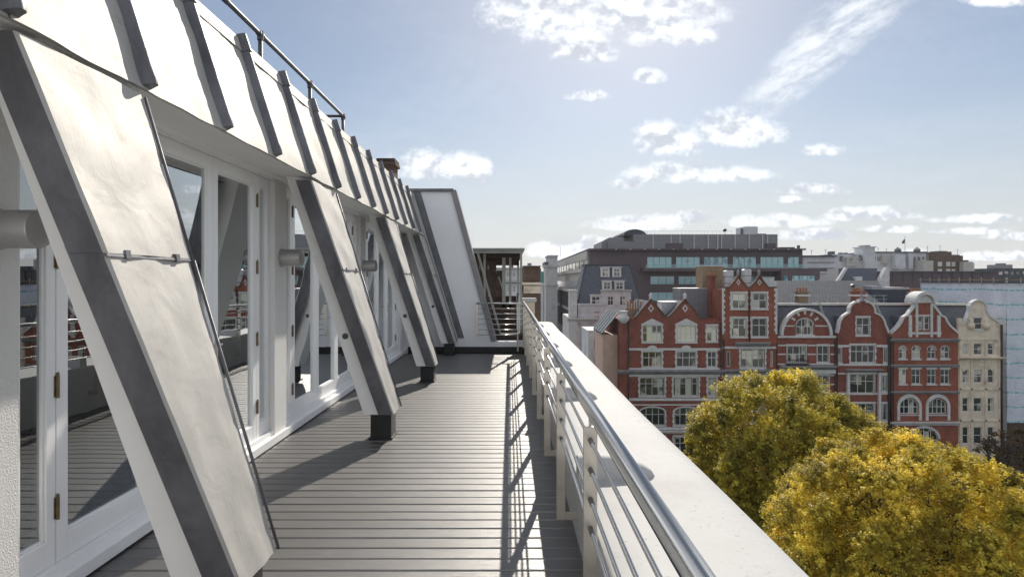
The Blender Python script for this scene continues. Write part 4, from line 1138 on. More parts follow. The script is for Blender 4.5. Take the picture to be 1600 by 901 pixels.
# ---- roof clutter on houses A and B
def plant(name, label, cat, x0, x1, y0, y1, mat, ya=YH + 4, d=2.2, kind='box', group=None):
    k = ya / FPX; X0, X1 = (x0 - VX) * k, (x1 - VX) * k; Z0, Z1 = EYE - (y1 - VY) * k, EYE - (y0 - VY) * k
    r = thing(name, label, cat, ((X0 + X1) / 2, ya, Z0), group)
    if kind == 'box':
        o = MB().box(X0, X1, ya, ya + d, Z0, Z1).build('casing', mat, r); bevel(o, .05)
        MB().box(X0 - .05, X1 + .05, ya - .05, ya + d + .05, Z1 + .002, Z1 + .1).build('lid', 'ridge', r)
        n = max(2, int((X1 - X0) / .6))
        for i in range(1, n): MB().box(X0 + (X1 - X0) * i / n - .03, X0 + (X1 - X0) * i / n + .03, ya - .04, ya + .01, Z0 + .05, Z1 - .05).build('rib', mat, r)
    else:
        o = MB().lathe(((X0 + X1) / 2, ya + 1, Z0), (0, 0, 1), [(0, (X1 - X0) / 2), (Z1 - Z0 - .15, (X1 - X0) / 2), (Z1 - Z0, (X1 - X0) / 2 - .2)], 20).build('tank_shell', mat, r); smooth_sharp(o)
        for f in (.3, .65): MB().lathe(((X0 + X1) / 2, ya + 1, Z0 + (Z1 - Z0) * f), (0, 0, 1), [(0, (X1 - X0) / 2 + .03), (.08, (X1 - X0) / 2 + .03)], 20).build('hoop', 'darksteel', r)
    return r
plant('plant_room', 'dark grey plant room on the roof right of the twin gables', 'plant room', 1063, 1106, 451, 500, 'plantgrey', YH + 5, 4)
plant('lift_housing', 'brown brick lift housing left of the tallest red house', 'rooftop box', 1097, 1131, 416, 460, 'stock', YH + 7, 3)
plant('roof_hatch', 'pale flat roof hatch between the twin gables', 'roof hatch', 1034, 1060, 472, 500, 'tank', YH + 3, 2.5)
plant('water_tank', 'left galvanised tank behind the small gables of the tallest house', 'tank', 1134, 1150, 422, 452, 'tank', YH + 3, kind='cyl', group='tanks on the roof of the tallest house')
plant('water_tank', 'right galvanised tank behind the small gables of the tallest house', 'tank', 1163, 1178, 420, 452, 'tank', YH + 3.4, kind='cyl', group='tanks on the roof of the tallest house')
plant('air_unit', 'grey box of air handling plant right of the second tank', 'air unit', 1192, 1210, 434, 452, 'tank', YH + 3.5, 1.6)
r = thing('flank_chimney', 'tall red brick chimney against the left flank of the tallest house', 'chimney', ((1113 - VX) * .0945, YH + 5, -3))
kx = (YH + 4) / FPX
MB().box((1109 - VX) * kx, (1118 - VX) * kx, YH + 4, YH + 5, EYE - (505 - VY) * kx, EYE - (433 - VY) * kx).build('stack', 'brick', r)
MB().box((1107.5 - VX) * kx, (1119.5 - VX) * kx, YH + 3.85, YH + 5.15, EYE - (433 - VY) * kx + .003, EYE - (430 - VY) * kx).build('stack_cap', 'brick', r)
for q in range(3): MB().lathe(((1110.5 + 3 * q - VX) * kx, YH + 4.5, EYE - (430 - VY) * kx), (0, 0, 1), [(0, .13), (.5, .11), (.6, .14)], 8).build('chimney_pot', 'terracotta', r)
r = thing('pot_row', 'row of chimney pots with rails behind the left pointed gable', 'chimney', ((988 - VX) * kx, YH + 3, -4))
MB().box((978 - VX) * kx, (1006 - VX) * kx, YH + 3, YH + 4.2, EYE - (500 - VY) * kx, EYE - (481 - VY) * kx).build('stack', 'stock', r)
for q in range(7): MB().lathe(((980 + 4 * q - VX) * kx, YH + 3.6, EYE - (481 - VY) * kx), (0, 0, 1), [(0, .17), (.15, .13), (.85 + .3 * (q % 3 == 1), .12), (.95 + .3 * (q % 3 == 1), .16)], 10).build('chimney_pot', 'terracotta' if q % 2 else 'stock', r)
r = thing('roof_handrail', 'thin tubular roof railing above the round and Dutch gables', 'railing', ((1250 - VX) * kx, YH + 6, -2))
for zz in (462, 468): MB().tube(((1214 - VX) * kx, YH + 6, EYE - (zz - VY) * kx), ((1400 - VX) * kx, YH + 6, EYE - (zz - VY) * kx), .035, 6).build('rail', 'tank', r)
for q in range(13): MB().tube(((1215 + 15 * q - VX) * kx, YH + 6, EYE - (480 - VY) * kx), ((1215 + 15 * q - VX) * kx, YH + 6, EYE - (461 - VY) * kx), .035, 6).build('post', 'tank', r)

# ---- G: building wrapped in printed scaffold sheeting
g = thing('wrapped_building', 'building wrapped in white printed scaffold sheeting at the right edge', 'building', (72, YH + 4, GROUND))
XG = (1573 - VX) * (YH + 1) / FPX; YG = YH + 1; ZG = EYE + .15
def sheet(name, a, b, z0, z1, n, wob):
    """billowing sheet between two ground points"""
    mb = MB(); a = Vector(a); b = Vector(b); d = (b - a); nn = Vector((d.y, -d.x)).normalized(); rows = 10
    vs = []
    for j in range(rows + 1):
        for i in range(n + 1):
            p = a + d * (i / n); w = wob * (math.sin(i * 2.3 + j * .7) * .5 + math.sin(i * .9 + 2 * math.sin(j * 1.1)) * .5)
            vs.append((p.x + nn.x * w, p.y + nn.y * w, z0 + (z1 - z0) * j / rows))
    mb.add(vs, [(j * (n + 1) + i, j * (n + 1) + i + 1, (j + 1) * (n + 1) + i + 1, (j + 1) * (n + 1) + i) for j in range(rows) for i in range(n)])
    return mb.build(name, 'sheet', g, smooth=True)
zb = EYE - (660 - VY) * YG / FPX
sheet('sheeting', (XG, YG), (XG + 16, YG), zb, ZG - .55, 20, .10)
sheet('sheeting', (XG, YG + 17), (XG, YG), GROUND, ZG - .55, 20, .08)
MB().box(XG + .4, XG + 16, YG + .4, YG + 17, GROUND, ZG - .7).build('hidden_walls', 'brickdark', g)
MB().box(XG - .35, XG + 16.2, YG - .3, YG + 17.2, ZG - .12, ZG).build('top_lift_boards', 'stock', g)
for q in range(9):
    MB().tube((XG - .2, YG - .1 + q * 2.1, ZG - .9), (XG - .2, YG - .1 + q * 2.1, ZG + .25), .05, 6).build('scaffold_pole', 'tank', g)
    MB().tube((XG - .1 + q * 1.9, YG - .2, ZG - .9), (XG - .1 + q * 1.9, YG - .2, ZG + .25), .05, 6).build('scaffold_pole', 'tank', g)
MB().tube((XG - .2, YG - .3, ZG - .5), (XG - .2, YG + 17, ZG - .5), .05, 6).build('scaffold_pole', 'rust', g)
MB().tube((XG - .3, YG - .2, ZG - .5), (XG + 16, YG - .2, ZG - .5), .05, 6).build('scaffold_pole', 'rust', g)

# ---- H: white building with tall slate mansard
YM = 112.0
h = House('mansard_building', 'pale stone corner building with tall slate mansard behind the twin gables', 'building', YM, 890, 1003, 'greystone', depth=14)
for (a, b, y0, y1) in ((949.5, 958.5, 463, 477), (968.5, 977.5, 463, 477), (928, 937.5, 486.5, 498), (949.5, 958.5, 486.5, 498), (968.5, 977.5, 486.5, 498), (928, 937.5, 510, 524), (949.5, 958.5, 510, 524), (968.5, 977.5, 510, 524), (910, 917, 510, 524), (910, 917, 534, 550), (928, 937.5, 534, 550)):
    h.win(a, b, y0, y1, 2, (.6,), sur=None)
h.wall_front([(903, None), (1003, None), (1003, 474), (986, 474), (986, 455), (939, 455), (939, 475), (903, 475)])
h.body(476, x0=903, depth=13)
h.cornice(886, 1004, 496.5, 501.5, .9, 'greystone'); h.cornice(938, 987, 452.5, 455.5, .4, 'greystone'); h.band(902, 1004, 474, 476.5, .25, 'greystone', clear=True); h.band(903, 1003, 505, 507, .2, 'greystone')
for a in (903, 921, 941, 962, 984): MB().box(h.X(a), h.X(a + 3), YM - .2, YM + .04, GROUND, h.Z(503)).build('pilaster', 'greystone', h.r)
MB().box(h.X(889), h.X(903) - .01, YM - .3, YM + 13.5, GROUND, h.Z(496)).build('corner_pavilion', 'greystone', h.r)
MB().box(h.X(890), h.X(901.5), YM - .1, YM + 2.4, h.Z(496), h.Z(455)).build('pavilion_chimney', 'greystone', h.r)
MB().box(h.X(889), h.X(902.5), YM - .25, YM + 2.55, h.Z(455) + .002, h.Z(452.5)).build('pavilion_cap', 'greystone', h.r)
MB().hexa([(h.X(903), YM + .3, h.Z(475)), (h.X(1003), YM + .3, h.Z(475)), (h.X(1003), YM + 13, h.Z(475)), (h.X(903), YM + 13, h.Z(475))],
          [(h.X(918), YM + 3.2, h.Z(413.5)), (h.X(989), YM + 3.2, h.Z(413.5)), (h.X(987), YM + 10, h.Z(413.5)), (h.X(920), YM + 10, h.Z(413.5))]).build('mansard_roof', 'slate', h.r)
MB().box(h.X(917.3), h.X(989.7), YM + 3.0, YM + 10.2, h.Z(413.5) + .01, h.Z(412)).build('roof_kerb', 'zinc', h.r)
for (x0, y0, x1, y1) in ((903, 475, 918, 413.5), (1003, 475, 989, 413.5)):
    MB().tube((h.X(x0), YM + .3, h.Z(y0)), (h.X(x1), YM + 3.2, h.Z(y1)), .14, 6).build('hip_roll', 'zinc', h.r)
def dormer(a, b, y0, y1):
    t = (475 - y1) / 61.5; yf = YM + .3 + 2.9 * max(0, t) - .25
    sx = yf / YM
    h.win(a, b, y0, y1, 2, (.55,), sur=None, y=yf - .12)
    MB().box(h.X(a) - .25, h.X(b) + .25, yf - .01 + .1, yf + 2.6, h.Z(y1) - .12, h.Z(y0) + .25).build('dormer_cheek', 'framewhite', h.r)
    MB().box(h.X(a) - .4, h.X(b) + .4, yf - .25, yf + 2.6, h.Z(y0) + .255, h.Z(y0) + .4).build('dormer_roof', 'framewhite', h.r)
for a in ((943.5, 953.5, 419.5, 431.5), (962, 972, 419.5, 431.5), (944.5, 955.5, 441, 452), (964, 975.5, 441, 452), (924.5, 937.5, 463, 477.5)): dormer(*a)

# ---- I: the dark modern block with teal windows
YI = 150.0
h = House('office_block', 'long dark plum office block with bands of teal windows on the skyline', 'building', YI, 921, 1250, 'plum', depth=40)
rowa = [(1011, 1050), (1056, 1094), (1100, 1138), (1145, 1182), (1188, 1225), (1231, 1249)]
for a, b in rowa: h.win(a, b, 401, 418.5, 4 if b - a > 25 else 2, (), sur=None, frame='plum', glass='tealglass')
for a, b in ((1016, 1054), (1060, 1090), (1100, 1140), (1146, 1180), (1188, 1222)): h.win(a, b, 431, 444.5, 3, (), sur=None, frame='plum', glass='tealglass')
for a, b in ((1016, 1054), (1060, 1090), (1100, 1140), (1146, 1180), (1188, 1222)): h.win(a, b, 456, 470, 3, (), sur=None, frame='plum', glass='tealglass')
h.wall_front([(921, None), (1254, None), (1254, 391), (921, 391)], th=.5); h.body(391, dy=.51, depth=130, x0=921, x1=1253.8)
MB().box(h.X(921) - .4, h.X(1254.5), YI - 1.6, YI + 131, h.Z(391) + .003, h.Z(388.5)).build('roof_slab', 'plum', h.r)
MB().box(h.X(1000), h.X(1281), YI - 3.4, YI - .002, h.Z(424), h.Z(419.6)).build('balcony_slab', 'plum', h.r)
MB().box(h.X(1005), h.X(1254), YI - 2.8, YI - 2.74, h.Z(419.5), h.Z(413)).build('balcony_glass', 'clearglass', h.r)
for q in range(14): MB().box(h.X(960 + q * 22.2), h.X(961.6 + q * 22.2), YI - 1.75, YI - 1.62, h.Z(390.6), h.Z(389)).build('roof_light', 'ridge', h.r)
# lower right wing
h2 = House('x', 'x', 'x', YI - 4, 1222, 1281, 'plum'); bpy.data.objects.remove(h2.r); h2.r = h.r
for a, b in ((1224.5, 1232), (1237.5, 1274)): h2.win(a, b, 430, 443.5, 3 if b > 1250 else 1, (), sur=None, frame='plum', glass='tealglass')
h2.wall_front([(1221, None), (1281, None), (1281, 421), (1221, 421)], th=.4); h2.body(421.5, dy=.41, depth=30, x0=1221, x1=1281)
# set-back plant storey with louvres, small tower, curved roof light
kI = (YI + 6) / FPX
def BI(x0, x1, y0, y1, ya, d, mat, name):
    k = ya / FPX
    return MB().box((x0 - VX) * k, (x1 - VX) * k, ya, ya + d, EYE - (y1 - VY) * k, EYE - (y0 - VY) * k).build(name, mat, h.r)
BI(990, 1215, 366, 389, YI + 8, 25, 'plantgrey', 'plant_storey'); BI(950, 990, 377, 389, YI + 8, 25, 'plantgrey', 'plant_storey')
for a in (1020, 1048, 1062, 1084, 1106, 1121, 1127, 1148, 1170, 1191, 1199): BI(a, a + 1.3, 367, 388, YI + 7.7, .28, 'tank', 'louvre_post')
for a, b in ((1041, 1067), (1196, 1212)): BI(a, b, 380, 388, YI + 7.6, .38, 'plum', 'louvre_door')
BI(1163, 1184, 354, 366, YI + 10, 6, 'tank', 'roof_tower'); BI(1159, 1161, 357, 366, YI + 10, 1, 'plum', 'flue'); BI(1184.5, 1197, 365, 366.5, YI + 9, 5, 'plum', 'roof_edge')
BI(1220, 1242, 386, 388.6, YI + 4, 5, 'plum', 'roof_edge'); BI(1248, 1250, 383, 389, YI + 3, 1, 'plum', 'flue')
k = (YI + 9) / FPX
vv_ = [((992 - 18 * math.cos(math.pi * i / 14) - VX) * k, EYE - (368 - 10 * math.sin(math.pi * i / 14) - VY) * k) for i in range(15)]
MB().prism_y([(v[0], v[1]) for v in vv_][::-1], YI + 9, YI + 28).build('curved_rooflight', 'zinc', h.r)
for q in range(0, 15): MB().tube((vv_[q][0], YI + 8.9, vv_[q][1]), (vv_[q][0] * 1.002, YI + 8.9, vv_[q][1] + .55), .04, 5).build('hoop_post', 'tank', h.r)
MB().prism_y([((940 - VX) * k, EYE - (389 - VY) * k), ((975 - VX) * k, EYE - (389 - VY) * k), ((975 - VX) * k, EYE - (370 - VY) * k), ((952 - VX) * k, EYE - (371 - VY) * k), ((941 - VX) * k, EYE - (377 - VY) * k)], YI + 9.5, YI + 25).build('curved_plant', 'plantgrey', h.r)
for q in range(24): MB().tube(((1005 + q * 6 - VX) * k, YI + 9, EYE - (367 - VY) * k), ((1005 + q * 6 - VX) * k, YI + 9, EYE - (361 - VY) * k), .03, 5).build('roof_rail_post', 'tank', h.r)
MB().tube(((1005 - VX) * k, YI + 9, EYE - (361 - VY) * k), ((1145 - VX) * k, YI + 9, EYE - (361 - VY) * k), .03, 5).build('roof_rail', 'tank', h.r)
o = MB().lathe(((1133 - VX) * k, YI + 9, EYE - (360.5 - VY) * k), (-.5, -.6, .5), [(0, .05), (.1, .3), (.25, .55), (.28, .52), (.12, .05)], 14).build('dish_aerial', 'black', h.r); MB().tube(((1133 - VX) * k, YI + 9, EYE - (367 - VY) * k), ((1133 - VX) * k, YI + 9, EYE - (361 - VY) * k), .06, 6).build('aerial_mast', 'darksteel', h.r)
# street flank of the block: pale bands, ribbon windows, dark mullioned base
XI = h.X(921)
def flank(ya, yb, z0, z1, out, mat, name): return MB().box(XI - out, XI + .02, ya, yb, z0, z1).build(name, mat, h.r)
zt = h.Z(391)
flank(YI + 2, YI + 125, zt - 2.2, zt - .1, .5, 'paleband', 'pale_band'); flank(YI + 3, YI + 120, zt - 4.6, zt - 2.25, .12, 'litglass', 'ribbon_window'); flank(YI - .6, YI + 110, zt - 5.6, zt - 4.65, 1.6, 'paleband', 'balcony_band')
flank(YI + 4, YI + 110, zt - 8.0, zt - 5.65, .2, 'paleband', 'pale_band'); flank(YI + 6, YI + 105, zt - 10.4, zt - 8.05, .15, 'farglass', 'ribbon_window'); flank(YI - .5, YI + 105, zt - 11.3, zt - 10.5, 2.6, 'paleband', 'balcony_band')
for q in range(12): flank(YI + 4 + q * 8, YI + 4.9 + q * 8, zt - 24, zt - 11.4, 2.2, 'plum', 'mullion')
flank(YI + .2, YI + 104, zt - 17.2, zt - 16.4, 2.4, 'sootstone', 'balcony_band')
for q in range(9): flank(YI + 10 + q * 10, YI + 10.6 + q * 10, zt - 4.6, zt - 2.2, .2, 'plum', 'mullion')

# ---- J: left side of the street beyond the terrace
h = House('street_block', 'brown brick block with flat top beyond the far end of the parapet', 'building', 36, 818, 845, 'brickdark', depth=10)
MB().box(h.X(818), h.X(845), 36, 46, GROUND, h.Z(441)).build('lower_wall', 'brickdark', h.r)
MB().box(h.X(818.5), h.X(844.5), 36.1, 46, h.Z(441) + .01, h.Z(416)).build('upper_wall', 'stock' if False else 'brickdark', h.r)
MB().box(h.X(817), h.X(845.5), 35.85, 46, h.Z(445), h.Z(441)).build('cornice', 'buffstone', h.r); MB().box(h.X(818), h.X(845), 35.93, 45, h.Z(458), h.Z(446.5)).build('stone_band', 'buffstone', h.r)
MB().box(h.X(817.6), h.X(845.2), 35.95, 46.1, h.Z(416) + .003, h.Z(414.8)).build('coping', 'sootstone', h.r); MB().box(h.X(826), h.X(832.5), 38, 38.6, h.Z(415), h.Z(409.5)).build('chimney', 'sootstone', h.r)
h = House('grey_terrace_house', 'pale grey house front seen through the steel canopy', 'building', 60, 770, 817, 'whitebuild', depth=12)
for a in (791, 800, 809): h.win(a, a + 6, 424.5, 433, 2, (), sur=None); h.win(a, a + 6, 446, 457, 2, (), sur=None)
h.wall_front([(770, None), (817, None), (817, 419), (770, 419)]); h.body(419.5); h.band(770, 817, 436, 438, .15, 'whitebuild'); h.band(770, 817, 441, 442.5, .2, 'slate'); h.cornice(769, 818, 418, 421, .4, 'whitebuild')
MB().prism_y(h.P([(798, 419), (804, 419), (802.5, 413), (801, 405), (799.5, 413)]), 66, 66.6).build('spire', 'slate', h.r)
r = thing('teal_shopfront', 'narrow teal copper bay between the brown block and the stone pier', 'building', ((846 - VX) * 70 / FPX, 70, GROUND))
k = 70 / FPX; MB().box((842 - VX) * k, (850 - VX) * k, 70, 78, GROUND, EYE - (424 - VY) * k).build('bay_wall', 'greenpatina', r); MB().box((841.5 - VX) * k, (850.5 - VX) * k, 69.8, 78.1, EYE - (446 - VY) * k, EYE - (442 - VY) * k).build('bay_band', 'whitebuild', r)
MB().box((842 - VX) * k, (849 - VX) * k, 69.85, 70.01, GROUND, EYE - (446.5 - VY) * k).build('bay_front', 'whitebuild', r)
r = thing('stone_tower', 'pale stone tower with cornices at the far end of the street', 'building', ((862 - VX) * .22, 200, GROUND))
k = 200 / FPX; T = lambda a, b, y0, y1, mm, nm, e=0: MB().box((a - VX) * k, (b - VX) * k, 200 - e, 214, EYE - (y1 - VY) * k, EYE - (y0 - VY) * k).build(nm, mm, r)
T(853, 871, 417, 560, 'greystone', 'shaft'); T(851, 874, 414, 417, 'greystone', 'cornice', .6); T(857, 871, 401, 413.9, 'greystone', 'upper_shaft', .1); T(855.5, 872, 398.5, 401, 'greystone', 'cornice', .5); T(851, 857, 409, 413.8, 'slate', 'side_roof', .1); T(852, 873, 444, 446, 'greystone', 'string_course', .5)
MB().tube(((876 - VX) * k, 200, EYE - (401 - VY) * k), ((876 - VX) * k, 200, EYE - (385 - VY) * k), .07, 6).build('mast', 'tank', r)
# ---- N: low buildings left of the twin gables
for (nm, lb, x0, x1, yt, Y, mat) in (('white_annex', 'small white flat roofed annexe left of the twin gabled house', 919, 946, 518, 92, 'whitebuild'), ('pink_annex', 'narrow pink rendered annexe with tall window beside the glazed lean-to', 941, 962, 536, 86, 'pink')):
    h = House(nm, lb, 'building', Y, x0, x1, mat, depth=8)
    h.win(x0 + 9, x0 + 14, yt + 10, yt + 26, 2, (), sur=None); h.win(x0 + 9, x0 + 14, yt + 40, yt + 56, 2, (), sur=None)
    h.wall_front([(x0, None), (x1, None), (x1, yt), (x0, yt)]); h.body(yt + 1)
    MB().box(h.X(x0) - .15, h.X(x1) + .15, Y - .15, Y + 8, h.Z(yt) + .003, h.Z(yt - 2.2)).build('coping', 'stone', h.r)
# ---- L: zinc roofs behind the row
r = thing('zinc_roof', 'wide blue grey seamed metal roof behind the slate ridge', 'roof', (48, 100, -4))
k1, k2 = 97 / FPX, 108 / FPX
A = [((1214 - VX) * k1, 97, EYE - (474 - VY) * k1), ((1386 - VX) * k1, 97, EYE - (474 - VY) * k1), ((1372 - VX) * k2, 108, EYE - (438.5 - VY) * k2), ((1214 - VX) * k2, 108, EYE - (438.5 - VY) * k2)]
MB().hexa([A[0], A[1], (A[1][0], 109, A[1][2]), (A[0][0], 109, A[0][2])], [(A[3][0], 107.9, A[3][2]), A[2], (A[2][0], 109, A[2][2]), (A[3][0], 109, A[3][2])]).build('roof_sheet', 'zinc', r)
for q in range(36):
    t = q / 35; a = Vector(A[0]).lerp(Vector(A[1]), t); b = Vector(A[3]).lerp(Vector(A[2]), t)
    MB().tube(a + Vector((0, 0, .02)), b + Vector((0, 0, .02)), .05, 5).build('standing_seam', 'zinc', r)
MB().box(A[0][0], A[1][0], 96.6, 109, GROUND, A[0][2] - .01).build('wall', 'brickdark', r)
MB().lathe((A[0][0] + 17, 104, -.2), (0, 0, 1), [(0, .3), (.8, .3), (.85, .55), (1.0, .5), (1.2, .1)], 12).build('vent_cowl', 'darksteel', r)
MB().box(A[0][0] + 20, A[0][0] + 23, 99.6, 99.7, EYE - (468 - VY) * k1, EYE - (463 - VY) * k1).build('rooflight', 'ridge', r)
# ---- far skyline pieces
def far(name, label, cat, Y, boxes, group=None):
    """boxes: x0, x1, y0, y1 (None = ground), dy, depth, material, part"""
    k = Y / FPX
    r = thing(name, label, cat, ((boxes[0][0] + boxes[0][1] - 2 * VX) / 2 * k, Y, GROUND), group)
    for (x0, x1, y0, y1, dy, d, mat, nm) in boxes:
        MB().box((x0 - VX) * k, (x1 - VX) * k, Y + dy, Y + dy + d, GROUND if y1 is None else EYE - (y1 - VY) * k, EYE - (y0 - VY) * k).build(nm, mat, r)
    return r, k
r, k = far('white_office', 'white stone office right of the dark block on the skyline', 'building', 175, [(1256, 1305, 401, None, 0, 20, 'whitebuild', 'wall'), (1254, 1306, 399, 400.9, -.6, 21, 'zinc', 'roof_edge'), (1300, 1309, 397, 404, 3, 6, 'slate', 'stair_head')] + [(1262, 1303, 409 + 9 * q, 410.2 + 9 * q, -.3, .31, 'sootstone', 'string_course') for q in range(4)])
r, k = far('grey_rooftops', 'jumbled pale rooftops with a square turret on the right skyline', 'building', 190, [(1304, 1348, 397, None, 0, 20, 'whitebuild', 'wall'), (1346, 1361, 387, None, -2, 6, 'whitebuild', 'turret'), (1344.5, 1362.5, 385.5, 387, -2.4, 7, 'whitebuild', 'turret_cap'), (1350, 1357, 383, 385.4, -1, 4, 'sootstone', 'turret_top'), (1306, 1310, 392, 397, 2, 3, 'slate', 'chimney'), (1320, 1322, 394, 397, 2, 2, 'slate', 'chimney'), (1328, 1330, 394, 397, 2, 2, 'slate', 'chimney'), (1320, 1338, 402, 416, -1, 1, 'paleband', 'bay'), (1342, 1346, 398, 406, -.5, .51, 'farglass', 'window'), (1312, 1316, 400, 408, -.5, .51, 'farglass', 'window'), (1326, 1330, 404, 410, -1.3, .31, 'farglass', 'window')])
r, k = far('domed_block', 'long pale block with two small domes and a flagpole on the skyline', 'building', 205, [(1361, 1447, 395, None, 0, 22, 'whitebuild', 'wall'), (1360, 1448, 393, 394.9, -.6, 23, 'slate', 'roof_edge'), (1392, 1406, 398, 420, -3, 3, 'whitebuild', 'bay'), (1414, 1421, 396, 420, -2, 2, 'whitebuild', 'bay'), (1424, 1439, 408, 425, -6, 5, 'paleband', 'plant_box'), (1376, 1384, 398, 412, -1.5, 1.5, 'paleband', 'bay')] + [(1364 + 7 * q, 1367 + 7 * q, 401, 407, -.3, .31, 'farglass', 'window') for q in range(12) if q not in (4, 5, 7)])
for a, y_ in ((1411.5, 392.5), (1442, 392.5)):
    MB().lathe(((a - VX) * k, 208, EYE - (y_ - VY) * k - .3), (0, 0, 1), [(0, 1.05), (.8, 1.05), (.85, 1.2), (1.0, 1.1), (1.5, .75), (1.8, .2), (2.1, .05)], 14).build('dome', 'sootstone', r, smooth=True)
MB().tube(((1420 - VX) * k, 207, EYE - (394 - VY) * k), ((1420 - VX) * k, 207, EYE - (368 - VY) * k), .09, 6).build('flagpole', 'tank', r)
fx = (1420 - VX) * k; fz = EYE - (372 - VY) * k
MB().add([(fx, 207, fz), (fx - .5, 207.1, fz - .5), (fx - 1.2, 206.9, fz - 1.3), (fx - .9, 207.1, fz - 1.9), (fx - .3, 206.9, fz - 1.7), (fx, 207, fz - 1.5), (fx, 207.05, fz), (fx - .5, 207.15, fz - .5), (fx - 1.2, 206.95, fz - 1.3), (fx - .9, 207.15, fz - 1.9), (fx - .3, 206.95, fz - 1.7), (fx, 207.05, fz - 1.5)], [(0, 1, 2, 3, 4, 5), (11, 10, 9, 8, 7, 6)] + [(i, (i + 1) % 6, (i + 1) % 6 + 6, i + 6) for i in range(6)]).build('flag', 'slate', r)
r, k = far('brown_flats', 'stepped brown brick flats on the far right skyline', 'building', 215, [(1461, 1487, 393, None, 0, 12, 'brickdark', 'wall'), (1487, 1508, 399, None, 1, 12, 'brickdark', 'wall'), (1508, 1520, 406, None, 2, 10, 'brickdark', 'wall'), (1520, 1536, 409.5, None, 4, 9, 'whitebuild', 'wall'), (1474, 1486, 391.5, 393, 2, 5, 'slate', 'roof_box'), (1492, 1506, 397.5, 399, 2, 5, 'slate', 'roof_box'), (1450, 1462, 396, 420, 3, 8, 'sootstone', 'wall'), (1499, 1513, 409, 425, -2, 2, 'paleband', 'bay')] + [(a, a + 6, yy, yy + 7, -.3 if a < 1487 else .7, .31, 'ridge', 'window') for a in (1465, 1478, 1489) for yy in (409, 420)])
r, k = far('grey_flats', 'low grey rooftops at the right end of the skyline above the sheeting', 'building', 230, [(1555, 1640, 419, None, 0, 14, 'zinc', 'wall'), (1568, 1589, 413, 419, 2, 6, 'sootstone', 'roof_box'), (1575, 1582, 411, 413, 3, 3, 'slate', 'roof_box')] + [(1560 + 9 * q, 1565 + 9 * q, 424, 429, -.3, .31, 'farglass', 'window') for q in range(5)])
r, k = far('dark_long_roof', 'long low dark building behind the wrapped scaffold', 'building', 135, [(1385, 1560, 425, None, 0, 12, 'plum', 'wall'), (1384, 1562, 423.5, 424.9, -.4, 13, 'slate', 'roof_edge')] + [(1395 + 15.5 * q, 1396 + 15.5 * q, 426, 440, -.2, .21, 'slate', 'fin') for q in range(10)])
r = thing('gabled_slate_roof', 'dark pitched slate roof with white gable end behind the zinc roof', 'building', (62, 122, GROUND)); k = 122 / FPX
Q = lambda x, y, Y=122: ((x - VX) * k, Y, EYE - (y - VY) * k)
MB().hexa([Q(1309, 441), Q(1368, 441), Q(1380, 441, 131), Q(1309, 441, 131)], [Q(1323, 418.5, 125), Q(1385, 418.5, 125), Q(1385, 418.5, 127), Q(1323, 418.5, 127)]).build('roof_slope', 'slate', r)
MB().prism_y([Q(1366.5, 452)[::2], Q(1389, 452)[::2], Q(1389, 417.5)[::2], Q(1384.5, 417.5)[::2]], 121.8, 123).build('gable_wall', 'stone', r)
MB().box(Q(1309, 0)[0], Q(1389, 0)[0], 123.01, 131, GROUND, Q(0, 441)[2]).build('wall', 'whitebuild', r); MB().prism_y([Q(1306, 441)[::2], Q(1311, 441)[::2], Q(1325, 417.5)[::2], Q(1321, 417.5)[::2]], 121.8, 122.6).build('gable_wall', 'stone', r)
MB().box(Q(1337, 0)[0], Q(1346, 0)[0], 121.7, 124, Q(0, 439)[2], Q(0, 432)[2]).build('dormer', 'framewhite', r)
r, k = far('flat_roof_plant', 'low grey flat roofs with plant between the zinc roof and the sheeting', 'building', 98, [(1378, 1452, 452, None, 0, 16, 'zinc', 'wall'), (1386, 1402, 447, 452, 4, 5, 'tank', 'plant_box'), (1410, 1440, 449, 452, 3, 6, 'ridge', 'rooflight'), (1420, 1430, 444, 449, 8, 3, 'tank', 'plant_box')])
r, k = far('distant_terrace', 'hazy pale rooftops beyond the brown block on the left skyline', 'building', 260, [(700, 852, 428, None, 0, 20, 'whitebuild', 'wall'), (838, 846, 419, 428, 3, 4, 'brickdark', 'chimney'), (812, 820, 421, 428, 3, 4, 'brickdark', 'chimney')])

def rooftop_bits(name, label, Y, items):
    k = Y / FPX
    r = thing(name, label, 'aerial', ((items[0][0] - VX) * k, Y, 0))
    for (x, y0, y1) in items:
        MB().tube(((x - VX) * k, Y, EYE - (y1 - VY) * k), ((x - VX) * k, Y, EYE - (y0 - VY) * k), .05, 5).build('mast', 'darksteel', r)
        for q in range(3): MB().tube(((x - 2.2 + q * .5 - VX) * k, Y, EYE - (y0 + 1 + 1.4 * q - VY) * k), ((x + 2.2 - q * .5 - VX) * k, Y, EYE - (y0 + 1 + 1.4 * q - VY) * k), .03, 4).build('aerial_bar', 'darksteel', r)
rooftop_bits('roof_aerials', 'thin aerials standing on the pale domed block on the skyline', 200, [(1372, 386, 396), (1385, 388, 396), (1449, 384, 397)])
rooftop_bits('roof_aerials', 'thin aerials on the stepped brown flats at far right', 214, [(1469, 383, 394), (1496, 389, 399)])
rooftop_bits('roof_aerials', 'aerial masts on the white office beside the dark block', 174, [(1268, 390, 400), (1290, 389, 400)])
# ================================================================== ground
struct(MB().box(-3000, 3000, -600, 4000, GROUND - .6, GROUND - .1).build('ground', 'earth'))
struct(MB().box(1.1, 120, 72, 76, GROUND - .099, GROUND + .004).build('road', 'asphalt'))
struct(MB().box(1.1, 120, 76.05, 79.95, GROUND - .098, GROUND + .12).build('pavement', 'paving'))
struct(MB().box(4, 120, 5, 71.9, GROUND - .097, GROUND + .02).build('square_lawn', 'grass'))

